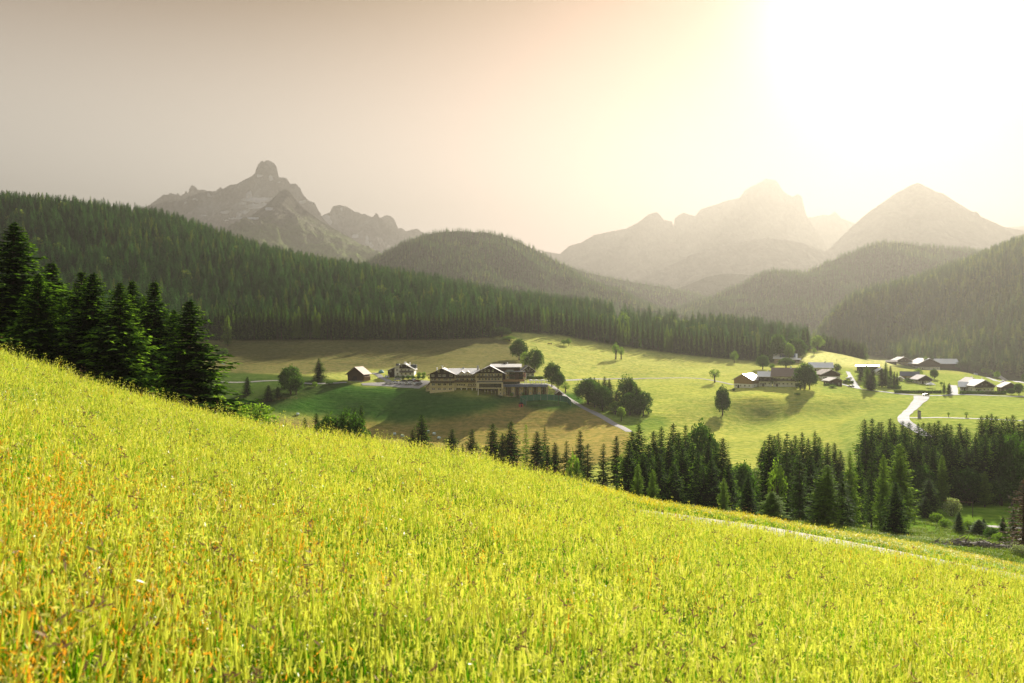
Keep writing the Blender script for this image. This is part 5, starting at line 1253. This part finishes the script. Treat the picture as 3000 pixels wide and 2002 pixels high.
# --- hay bales -------------------------------------------------
def bale_mesh():
    b = MB(); R = .68
    pr = [(-.62, .0), (-.62, R * .9), (-.56, R), (.56, R), (.62, R * .9), (.62, 0)]
    b.tube([(x, 0, R) for x in (-.63, -.62, -.54, 0, .54, .62, .63)], [R * .6, R * .9, R, R * 1.02, R, R * .9, R * .6], 18)
    return b.mesh('hay_bale', [M['wrap']], True)
BM_ = bale_mesh()
for (u, v, rz, lab) in [(1156,1277,20,'leftmost pale wrapped hay bale on the mown floor'),(1179,1281,-40,'pale wrapped hay bale second from the left'),(1254,1270,10,'pale wrapped hay bale half behind the lone spruce'),(1272,1276,-30,'pale wrapped hay bale right of the lone spruce, upper'),(1286,1288,-35,'pale wrapped hay bale lowest and rightmost'),(872,1218,30,'faraway little wrapped bale at the foot of the green slope')]:
    p = hit(u, v); o = link(bpy.data.objects.new('hay_bale', BM_)); o.location = (p[0], p[1], p[2] - .05); o.rotation_euler = (0, 0, math.radians(rz)); o.scale = (1.05,) * 3
    tag(o, lab, 'hay bale', 'wrapped hay bales on the valley floor')

# --- court with green windscreens, fences, poles, small things -------------------------------------------------
def fence(name, pts, label, h=1.1, step=3.0, mat='timber_tan', rails=(.45, .95), group=None, net=None):
    c0 = pts[0]; o = empty(name, (c0[0], c0[1], surf(c0[0], c0[1])), 0, label, 'fence', group)
    loc = []
    for a, b in zip(pts[:-1], pts[1:]):
        L = math.hypot(b[0] - a[0], b[1] - a[1]); n = max(1, int(L / step))
        loc += [(a[0] + (b[0] - a[0]) * i / n, a[1] + (b[1] - a[1]) * i / n) for i in range(n)]
    loc.append(pts[-1][:2]); loc = [(x - c0[0], y - c0[1], surf(x, y) - surf(c0[0], c0[1])) for x, y in loc]
    pm = MB().box(-.05, .05, -.05, .05, -.5, h + .08).mesh('post', [M[mat]])
    for p in loc[:95]: q = link(bpy.data.objects.new('post', pm), o); q.location = p
    for r in rails: MB().tube([(x, y, z + r) for x, y, z in loc], .035, 4).build('rail', M[mat], o)
    if net:
        V = []; Fc = []
        for x, y, z in loc: V += [(x, y - .03, z + .15), (x, y - .03, z + h), (x, y + .03, z + .15), (x, y + .03, z + h)]
        for i in range(len(loc) - 1):
            k = i * 4; Fc += [(k, k + 4, k + 5, k + 1), (k + 2, k + 3, k + 7, k + 6), (k + 1, k + 5, k + 7, k + 3), (k, k + 2, k + 6, k + 4)]
        MB().add(V, Fc).build('windscreen', M[net], o)
    return o
crt = [hit(1530, 1178), hit(1548, 1194), hit(1664, 1190), hit(1646, 1170)]
fence('court_fence', [hit(1524, 1181), hit(1662, 1182), hit(1673, 1192)], 'green windscreen fence along the back of the small sports court', 3.4, 3.5, 'metal_grey', (3.3,), None, 'net')
fence('court_fence', [hit(1524, 1181), hit(1541, 1190)], 'short green windscreen at the left end of the sports court', 3.0, 2.5, 'metal_grey', (2.9,), None, 'net')
fence('court_barrier', [hit(1541, 1195), hit(1640, 1194)], 'low dark board along the front of the sports court', 1.0, 3, 'timber_dark', (.3, .6, .9))
o = empty('red_playhouse', hit(1526, 1193), .3, 'small red playhouse left of the green court fence', 'playhouse')
MB().box(-1, 1, -.8, .8, -.4, 1.5).build('wall', M['red'], o); MB().prism([(-1.3, 1.4), (1.3, 1.4), (0, 2.4)], -1.0, 1.0).build('roof', M['timber_dark'], o); MB().box(-.3, .3, -.86, -.803, -.2, 1.1).build('door', M['timber_dark'], o)
fence('wooden_fence', [hit(u, v) for u, v in ((880,1098),(940,1099),(1010,1098))], 'thin wooden fence along the lower edge of the brown field left of the barn', 1.2, 3)
fence('wooden_fence', [hit(u, v) for u, v in ((1062,1121),(1080,1121),(1102,1120))], 'short tan fence between the barn and the car park', 1.2, 2.5)
fence('wooden_fence', [hit(u, v) for u, v in ((1648,1163),(1672,1178),(1688,1186))], 'tan rail fence along the lane beside the brown hut', 1.1, 2.5)
fence('wooden_fence', [hit(u, v) for u, v in ((640,1001),(800,1003),(960,1003),(1120,1002),(1280,1000),(1420,993))], 'long pasture fence along the forest edge above the brown field', 1.2, 3.5)
fence('wooden_fence', [hit(u, v) for u, v in ((600,1196),(700,1184),(800,1176),(870,1170))], 'pasture fence crossing the dark left slope', 1.2, 3.5)
p = hit(2850, 1518); o = empty('utility_pole', p, 0, 'slim wooden utility pole with a cross beam at the dark wood', 'pole')
MB().tube([(0, 0, -1), (0, 0, 3.6)], [.09, .07], 7).build('post', M['bark'], o); MB().tube([(-5, 3, 3.3), (0, 0, 3.45)], .05, 6).build('beam', M['timber_tan'], o)
for (u, v, hh_, lab) in [(2452,1088,9,'utility pole on the village rise near the white roofed house'),(2300,1064,8,'thin mast behind the solar roofed house'),(1636,1190,6,'lamp mast at the green court fence')]:
    p = hit(u, v); o = empty('utility_pole', p, 0, lab, 'pole'); MB().tube([(0, 0, -1), (0, 0, hh_)], [.12, .08], 7).build('post', M['bark'], o); MB().box(-.7, .7, -.05, .05, hh_ - .5, hh_ - .35).build('cross_arm', M['bark'], o)
p = hit(1611, 1009); o = empty('bench', p, .2, 'small dark bench alone high on the sunlit pasture', 'bench')
MB().box(-1.8, 1.8, -.3, .3, .42, .5).build('seat', M['timber_dark'], o); MB().box(-1.8, 1.8, .25, .33, .51, 1.0).build('backrest', M['timber_dark'], o)
for sx in (-1.4, 1.4): MB().box(sx - .08, sx + .08, -.28, .28, -.3, .417).build('leg', M['timber_dark'], o)
p = hit(2694, 1224); o = empty('road_shrine', p, 0, 'narrow grey wayside marker beside the road and field path', 'marker')
MB().box(-.5, .5, -.4, .4, -.5, 2.6).box(-.8, -.503, -.3, .3, -.5, 3.6).build('body', M['concrete'], o); MB().prism([(-.7, 2.603), (.7, 2.603), (0, 3.2)], -.5, .5).build('roof', M['roof_dark'], o)
# hedges
def hedge(u0, u1, v, hpx, label, d=1.2):
    pts = [hit(u, v) for u in np.linspace(u0, u1, 7)]; g2 = RS(int(u0)); n = int((u1 - u0) * 26)
    k = g2.uniform(0, 6, n); i = k.astype(int); f = (k - i)[:, None]; A = np.array(pts); Pb = A[i] * (1 - f) + A[np.minimum(i + 1, 6)] * f
    hh = hpx * A[:, 1].mean() / F
    Pp = Pb + np.c_[g2.normal(0, .05, n), g2.uniform(-d / 2, d / 2, n), g2.uniform(.0, hh, n)] - A[0]
    D = unit(g2.normal(0, 1, (n, 3))); W_ = unit(np.cross(D, g2.normal(0, 1, (n, 3)))); l = g2.uniform(.35, .7, n)
    V = kites(Pp, D, W_, l, l * .38)
    o = link(bpy.data.objects.new('hedge', mesh_np('hedge', V, qf(n), [M['leaf']]))); o.location = pts[0]; tag(o, label, 'hedge', 'village hedges')
hedge(2812, 2948, 1156, 9, 'long clipped dark hedge before the large chalet on the right'); hedge(2620, 2760, 1153, 8, 'long low hedge along the village road by the lawn'); hedge(2414, 2460, 1131, 6, 'dark hedge before the small pale roofed house'); hedge(1543, 1592, 1111, 7, 'dark hedge on the bank right of the hotel')
hedge(2600, 2640, 1140, 10, 'bushy hedge under the column conifers'); hedge(2470, 2500, 1124, 7, 'short hedge beside the village lane')
# brushwood heap
p = hit(2865, 1604); o = empty('brushwood_heap', p, 0, 'long dark heap of brushwood and roots beside the track', 'brush heap')
g2 = random.Random(8); b = MB()
for k in range(420):
    x = g2.uniform(-6.2, 6.2); hh = 1.7 * max(.12, 1 - (x / 6.6)**2) * (.75 + .25 * math.sin(x * 1.7)); y = g2.uniform(-1.4, 1.4); z = g2.uniform(-.2, hh * (1 - abs(y) / 2.2)); a_ = g2.uniform(-.9, .9); L = g2.uniform(.5, 1.5); e_ = g2.uniform(-.5, .6)
    b.tube([(x, y, z - .22 * x * .25), (x + L * math.cos(a_), y + L * math.sin(a_) * .5, z + L * e_ - .22 * x * .25)], [g2.uniform(.03, .09), .02], 4)
b.build('branches', M['brush'], o)
b = MB(); n = 15
for i in range(n - 1):
    pass
b.tube([(x, 0, -.35 - .055 * x) for x in np.linspace(-6.4, 6.4, n)], [.1 + 1.25 * max(0, 1 - (x / 6.6)**2) * (.85 + .15 * math.sin(x * 2)) for x in np.linspace(-6.4, 6.4, n)], 9); b.build('earth_core', M['soil'], o, True)
# grey stone slab
p = hit(2812, 1598); o = MB(); o.tube([(-2.4, 0, -.15), (-1.2, 0, 0), (.4, .1, .1), (1.8, 0, 0), (2.6, 0, -.2)], [.1, .42, .5, .4, .1], 8)
tag(o.build('boulder', M['concrete'], None, True), 'flat grey boulder at the left end of the brushwood heap', 'boulder').location = p

# --- roads and lanes -------------------------------------------------
road('village_road', px((2722,1282),(2700,1270),(2680,1258),(2662,1248),(2648,1236),(2646,1224),(2660,1208),(2682,1188),(2698,1172),(2700,1163)), [5, 5, 5, 5.2, 5.6, 6.5, 9], M['asphalt'], .30)
road('village_road', px((2440,1120),(2480,1130),(2500,1136),(2540,1144),(2600,1150),(2660,1157),(2720,1160),(2800,1158),(2900,1160),(3010,1162)), 4.2, M['asphalt'], .25)
road('village_lane', px((2484,1090),(2492,1105),(2503,1122),(2512,1138)), [3, 3.4, 4], M['asphalt'], .2)
road('village_lane', px((2793,1158),(2795,1145),(2792,1130)), 5, M['asphalt'], .2)
road('village_lane', px((2858,1094),(2895,1108),(2935,1120),(2960,1126)), 4, M['asphalt'], .2)
road('village_lane', px((2920,1097),(2945,1106),(2975,1118),(3010,1124)), 6, M['gravel'], .2)
road('field_path', px((2650,1225),(2720,1226),(2800,1226),(2900,1229),(3040,1233)), 3.0, M['gravel'], .16)
road('farm_lane', px((1612,1128),(1630,1142),(1652,1160),(1680,1178),(1712,1197),(1748,1214),(1785,1236),(1820,1252),(1845,1268)), 4.2, M['gravel'], .2)
road('field_path', px((1655,1115),(1720,1111),(1800,1110),(1900,1109),(2000,1108),(2060,1110),(2150,1128)), 2.4, M['gravel'], .14)
road('farm_lane', px((640,1119),(760,1118),(900,1126),(960,1124),(1015,1122)), 2.6, M['gravel'], .16)
road('farm_lane', px((1095,1094),(1110,1101),(1128,1112),(1140,1120)), 4, M['gravel'], .2)
road('valley_path', px((2850,1540),(2900,1543),(2950,1547),(3040,1552)), 2.6, M['gravel'], .14)
road('valley_path', px((2985,1572),(3010,1582),(3060,1600)), 4, M['gravel'], .14)
# gravel track along the lower meadow edge
tp = []
for uu in np.linspace(1500, 3500, 26):
    t_ = (uu - CU) / F; Yt = 24.3; tp.append((t_ * Yt, Yt))
road('gravel_track', tp, 1.7, M['gravel'], .10, .5, 8)
# ------------------------------------------------------------------ meadow grass
def blade_mat(name, c1, c2, c3, transl, tmul):
    m = bpy.data.materials.new(name); t = NT(m)
    pos = t.n('ShaderNodeNewGeometry').outputs['Position']; rnd = t.n('ShaderNodeObjectInfo').outputs['Random']
    n1 = t.ramp(t.noise(pos, .30, 3, .6), .35, .65)
    isl = t.n('ShaderNodeNewGeometry').outputs['Random Per Island']
    c = t.mix(c4(c1), c4(c2), t.math('ADD', t.math('MULTIPLY', n1, .6), t.math('MULTIPLY', rnd, .4)))
    c = t.mix(c, c4(c3), t.ramp(isl, .70, 1.0))
    d = t.n('ShaderNodeBsdfDiffuse', i_Color=c); tr = t.n('ShaderNodeBsdfTranslucent', i_Color=t.mix(c, (tmul[0], tmul[1], tmul[2], 1), 1.0, 'MULTIPLY'))
    mx = t.n('ShaderNodeMixShader', i_0=transl, i_1=d.outputs[0], i_2=tr.outputs[0])
    g_ = t.n('ShaderNodeBsdfGlossy', i_Color=(1, 1, 1, 1), i_Roughness=.32)
    mx2 = t.n('ShaderNodeMixShader', i_0=.018, i_1=mx.outputs[0], i_2=g_.outputs[0]); t.out(mx2.outputs[0]); return m
M['blade'] = blade_mat('grass_blades', (.032, .17, .003), (.17, .41, .005), (.50, .53, .02), .60, (1.15, 1.15, .5))
M['straw'] = blade_mat('grass_seed_heads', (.52, .57, .08), (.62, .60, .09), (.62, .52, .24), .52, (1.1, 1.1, .8))
M['sorrel'] = blade_mat('reddish_stems', (.60, .29, .025), (.64, .40, .035), (.40, .18, .05), .55, (1.3, 1.1, .6))
M['brown'] = blade_mat('brown_seed_heads', (.16, .09, .05), (.22, .13, .07), (.30, .20, .12), .3, (1.1, 1.0, .9))
M['gold'] = blade_mat('yellow_flower_heads', (.80, .68, .03), (.78, .58, .03), (.80, .72, .10), .5, (1.1, 1.05, .7))
M['weed'] = blade_mat('weedy_grass', (.07, .15, .014), (.15, .22, .025), (.26, .28, .05), .45, (1.1, 1.1, .6))
M['petal'] = solid('white_glints', (.8, .8, .76), .7, .05, 3)  # white flecks added in place of bright blurred glints

def tuft(seed, nb=26, hb=.42, ns=4, hs=.62, rad=.16, red=0.0, head=1.2, glints=0, wid=.0031, mats=('blade', 'straw', 'sorrel')):
    g = RS(seed); V = []; Fq = []; mi = []; nv = 0
    def strip(P, W, wd, m):
        nonlocal nv
        k = len(P)
        for p, w in zip(P, wd): V.append(p - W * w); V.append(p + W * w)
        for j in range(k - 1): Fq.append((nv + 2 * j, nv + 2 * j + 1, nv + 2 * j + 3, nv + 2 * j + 2)); mi.append(m)
        nv += 2 * k
    for i in range(nb):
        r = rad * math.sqrt(g.uniform()); a = g.uniform(0, 6.28); b0 = np.array([r * math.cos(a), r * math.sin(a), -.03])
        hh = hb * g.uniform(.55, 1.25); az = g.uniform(0, 6.28); ln = g.uniform(.04, .42) * hh; o = np.array([math.cos(az), math.sin(az), 0])
        W = np.array([-o[1], o[0], 0]) * 1.0
        P = [b0, b0 + o * ln * .25 + [0, 0, hh * .55], b0 + o * ln * .6 + [0, 0, hh * .88], b0 + o * ln * 1.15 + [0, 0, hh * (1.0 - .25 * (ln / hh))]]
        w = wid * g.uniform(.7, 1.6); strip(P, W, [w, w * .95, w * .6, w * .12], 0)
    for i in range(ns):
        r = rad * math.sqrt(g.uniform()); a = g.uniform(0, 6.28); b0 = np.array([r * math.cos(a), r * math.sin(a), -.03])
        hh = hs * g.uniform(.75, 1.22); az = g.uniform(0, 6.28); ln = g.uniform(.03, .28) * hh; o = np.array([math.cos(az), math.sin(az), 0]); W = np.array([-o[1], o[0], 0])
        m = 2 if g.uniform() < red else 1
        tip = b0 + o * ln + [0, 0, hh]; mid = b0 + o * ln * .35 + [0, 0, hh * .6]
        strip([b0, mid, tip], W, [.0026, .0022, .0016] if m == 1 else [.0045, .0042, .0030], 0 if m == 1 else 2)
        D = unit((tip - mid)[None])[0]; L = g.uniform(.05, .11) * head
        if m == 1 and g.uniform() < .5:
            for q in range(2):     # dense spike
                W2 = unit(np.cross(D, g.normal(0, 1, 3))[None])[0]; wd = g.uniform(.004, .008) * head
                strip([tip - D * .01, tip + D * L * .35, tip + D * L * .75, tip + D * L + [0, 0, -.01]], W2, [.001, wd, wd * .8, .001], m)
        else:
            for q in range(9):     # loose panicle
                s = g.uniform(0, 1); dd = unit((D * .5 + g.normal(0, .55, 3))[None])[0]; W2 = unit(np.cross(dd, g.normal(0, 1, 3))[None])[0]
                p0 = tip - D * L * .6 + D * L * 2.0 * s + g.normal(0, .012, 3) * head; l = g.uniform(.014, .036) * head
                strip([p0, p0 + dd * l * .5, p0 + dd * l], W2, [.0006, .0032 * head, .0006], m)
    for i in range(glints):
        r = rad * g.uniform(); a = g.uniform(0, 6.28); p = np.array([r * math.cos(a), r * math.sin(a), hb * g.uniform(.8, 1.15)])
        for q in range(5): dd = np.array([math.cos(q * 1.257), math.sin(q * 1.257), .3]); strip([p, p + dd * .010, p + dd * .018], np.array([-dd[1], dd[0], 0]), [.001, .006, .002], 3)  # tiny white star, a painted highlight among the blades
    return bpy.data.objects.new('grass_tuft', mesh_np('grass_tuft', V, Fq, [M[q] for q in mats] + [M['petal']], mi))
src = [tuft(1, 42, .42, 3), tuft(2, 42, .46, 4), tuft(3, 36, .50, 3, .66), tuft(4, 46, .38, 4, .58),          # green
       tuft(5, 30, .42, 9, .66), tuft(6, 32, .40, 10, .62), tuft(7, 28, .42, 9, .70),                # seeding
       tuft(8, 28, .40, 9, .62, red=.75), tuft(9, 28, .42, 8, .66, red=.9),               # reddish
       tuft(10, 26, .36, 3, .5, glints=2, wid=.008), tuft(11, 30, .30, 5, .85, head=1.4), tuft(12, 20, .34, 12, .5, head=1.6, mats=('blade', 'gold', 'gold')), tuft(13, 30, .36, 2, .74, head=1.8, mats=('blade', 'brown', 'brown'))]
g = RS(55)
def polar_pts(r0, r1, dens, th):
    n = int(dens * th * (r1**2 - r0**2)); r = np.sqrt(g.uniform(r0**2, r1**2, n)); a = g.uniform(-th, th, n)
    return np.c_[r * np.sin(a), r * np.cos(a)]
XY = np.concatenate([polar_pts(1.6, 7, 185, .74), polar_pts(7, 13, 125, .70), polar_pts(13, 22, 85, .68), polar_pts(22, 44, 38, .68)])
t_ = XY[:, 0] / XY[:, 1]; Yv = XY[:, 1]; w = bench_w(t_)
track = (w > .02) & (np.abs(Yv - 24.3 + fbm(XY[:, 0] * .8, Yv * .8, 2) * .35) < .85)
gap = (fbm(XY[:, 0] / 1.3 + 9, Yv / 1.3, 3) > .22) & (g.uniform(0, 1, len(XY)) < .72) & (Yv < 24)
keep = ~track & ~gap & ~((w > .3) & (Yv > 33))
XY = XY[keep]; t_ = t_[keep]; Yv = Yv[keep]; w = w[keep]
hm = grass_h(t_, Yv) / .52
n = len(XY); x, y = XY.T
pn = fbm(x / 3.2, y / 3.2, 3); pr = fbm(x / 5 + 50, y / 5, 3) * .55 - .12 + .85 * (1 - sstep(-3.5, .8, x)) * (1 - sstep(5, 12, y))
idx = g.randint(0, 4, n); u_ = g.uniform(0, 1, n)
idx = np.where(u_ < np.clip(.33 + .7 * pn, .06, .78), g.randint(4, 7, n), idx)
idx = np.where(g.uniform(0, 1, n) < np.clip(-.03 + .30 * pr, .008, .25), g.randint(7, 9, n), idx)
idx = np.where(g.uniform(0, 1, n) < .025, 9, idx); idx = np.where(g.uniform(0, 1, n) < .03, 10, idx)
idx = np.where(g.uniform(0, 1, n) < .025, 12, idx)
verge = (w > .4) & (Yv > 25.3)
idx = np.where(verge, g.choice([11, 11, 1, 4, 2, 3], n), idx)
wide = np.where(Yv < 13, .85, np.where(Yv < 22, 1.0, 1.3))
s = g.uniform(.8, 1.22, n) * hm * (1 + .14 * pn)
scl = np.c_[wide * g.uniform(.9, 1.15, n), wide * g.uniform(.9, 1.15, n), s]
rot = np.zeros((n, 3)); rot[:, 2] = g.uniform(0, 6.28, n); rot[:, 0] = g.normal(.04, .10, n); rot[:, 1] = g.normal(.05, .10, n)
gn_scatter('grass', np.c_[x, y, H(x, y)], rot, scl, idx, src, label='tall flowering meadow grass filling the foreground', cat='grass')
print('tufts', n)
# rough grass and weeds on the slope behind the track
src2 = [tuft(31, 44, .30, 1, .5, .4, wid=.012, mats=('weed', 'weed', 'weed')), tuft(32, 40, .26, 3, .45, .42, wid=.013, head=1.2, mats=('weed', 'straw', 'weed')), tuft(33, 46, .36, 0, .5, .4, wid=.014, mats=('weed', 'weed', 'weed'))]
P = polar_pts(46, 200, 1.7, .62); P = P[(P[:, 0] / P[:, 1]) > (1500 - CU) / F]
dn = fbm(P[:, 0] / 9, P[:, 1] / 9, 3); P = P[g.uniform(0, 1, len(P)) < np.clip(.5 + .9 * dn, .05, 1)]
n = len(P); rot = np.zeros((n, 3)); rot[:, 2] = g.uniform(0, 6.28, n); s = g.uniform(.7, 1.5, n)
gn_scatter('grass', np.c_[P, H(P[:, 0], P[:, 1])], rot, np.c_[s * 1.3, s * 1.3, s], g.randint(0, 3, n), src2, label='rough green grass on the slope below the track', cat='grass')

# ------------------------------------------------------------------ air
hz = bpy.data.materials.new('haze_air'); t = NT(hz)
pv = t.n('ShaderNodeVolumePrincipled', i_Color=HAZE_C, i_Density=HAZE_D, i_Anisotropy=HAZE_G)
o_ = t.n('ShaderNodeOutputMaterial'); t.t.links.new(pv.outputs[0], o_.inputs['Volume'])
bx = MB().box(-8450, 8450, -8450, 8450, -330, 1440).build('haze', hz)
tag(bx, kind='stuff')

# ------------------------------------------------------------------ sky, sun, camera
W = bpy.data.worlds.new('World'); scene.world = W; W.use_nodes = True
nt = W.node_tree; nt.nodes.clear(); t = NT.__new__(NT); t.t = nt
el = math.asin(SUN.z); az = math.atan2(SUN.x, SUN.y)
sky = t.n('ShaderNodeTexSky', sky_type='NISHITA', sun_disc=False, sun_elevation=el, sun_rotation=az, air_density=1.0, dust_density=1.5, ozone_density=.5, altitude=1100)
dirv = t.n('ShaderNodeTexCoord').outputs['Generated']
# dusty evening air: the blue is washed out, warm cream low down and tan higher up
bw = t.math('MULTIPLY', t.math('POWER', t.n('ShaderNodeRGBToBW', i_0=sky.outputs[0]).outputs[0], .05), 1.0)
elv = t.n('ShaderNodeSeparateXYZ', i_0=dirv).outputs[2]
dt = t.n('ShaderNodeVectorMath', operation='DOT_PRODUCT', i_0=dirv, i_1=tuple(SUN)).outputs['Value']
dt = t.math('MAXIMUM', dt, 0.0)
tint = t.mix(t.mix(t.mix(SKY_LO, SKY_SUN, t.math('POWER', dt, 8.0)), SKY_HI, t.ramp(elv, .07, .40)), SKY_ZEN_FILL, t.ramp(elv, .43, .8))  # bluish zenith above the frame, brightened to fill the shadows
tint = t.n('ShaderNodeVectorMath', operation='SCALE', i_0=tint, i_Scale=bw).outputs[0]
# bright aureole that surrounds the sun
acc = tint
for pw, colr in AUREOLE:
    acc = t.mix(acc, t.mix((0, 0, 0, 1), c4(colr), t.math('POWER', dt, pw)), 1.0, 'ADD')
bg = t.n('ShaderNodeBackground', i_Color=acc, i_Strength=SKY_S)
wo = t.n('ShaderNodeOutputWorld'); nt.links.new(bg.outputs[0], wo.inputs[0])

sl = bpy.data.lights.new('sun', 'SUN'); sl.energy = SUN_E; sl.angle = math.radians(.5); sl.color = (1.0, .93, .81)
so = link(bpy.data.objects.new('sun', sl)); so.rotation_euler = SUN.to_track_quat('Z', 'Y').to_euler()
so.location = SUN * 200
cd = bpy.data.cameras.new('camera'); cd.lens = 36 * F / 3000; cd.sensor_width = 36; cd.clip_start = .05; cd.clip_end = 40000
cd.dof.use_dof = True; cd.dof.focus_distance = 150; cd.dof.aperture_fstop = 3.2
co = link(bpy.data.objects.new('camera', cd)); co.location = (0, 0, 0); co.rotation_euler = (math.radians(90), 0, 0)
scene.camera = co
scene.render.engine = 'CYCLES'
cy = scene.cycles
cy.max_bounces = 5; cy.diffuse_bounces = 2; cy.glossy_bounces = 2; cy.transmission_bounces = 3; cy.volume_bounces = 0; cy.transparent_max_bounces = 6
cy.use_denoising = True; cy.denoiser = 'OPENIMAGEDENOISE'; cy.denoising_input_passes = 'RGB_ALBEDO_NORMAL'
cy.use_adaptive_sampling = True; cy.adaptive_threshold = .015
cy.sample_clamp_indirect = 6
scene.view_settings.view_transform = 'Standard'; scene.view_settings.look = 'None'
scene.view_settings.exposure = EXPO; scene.view_settings.gamma = 1.0
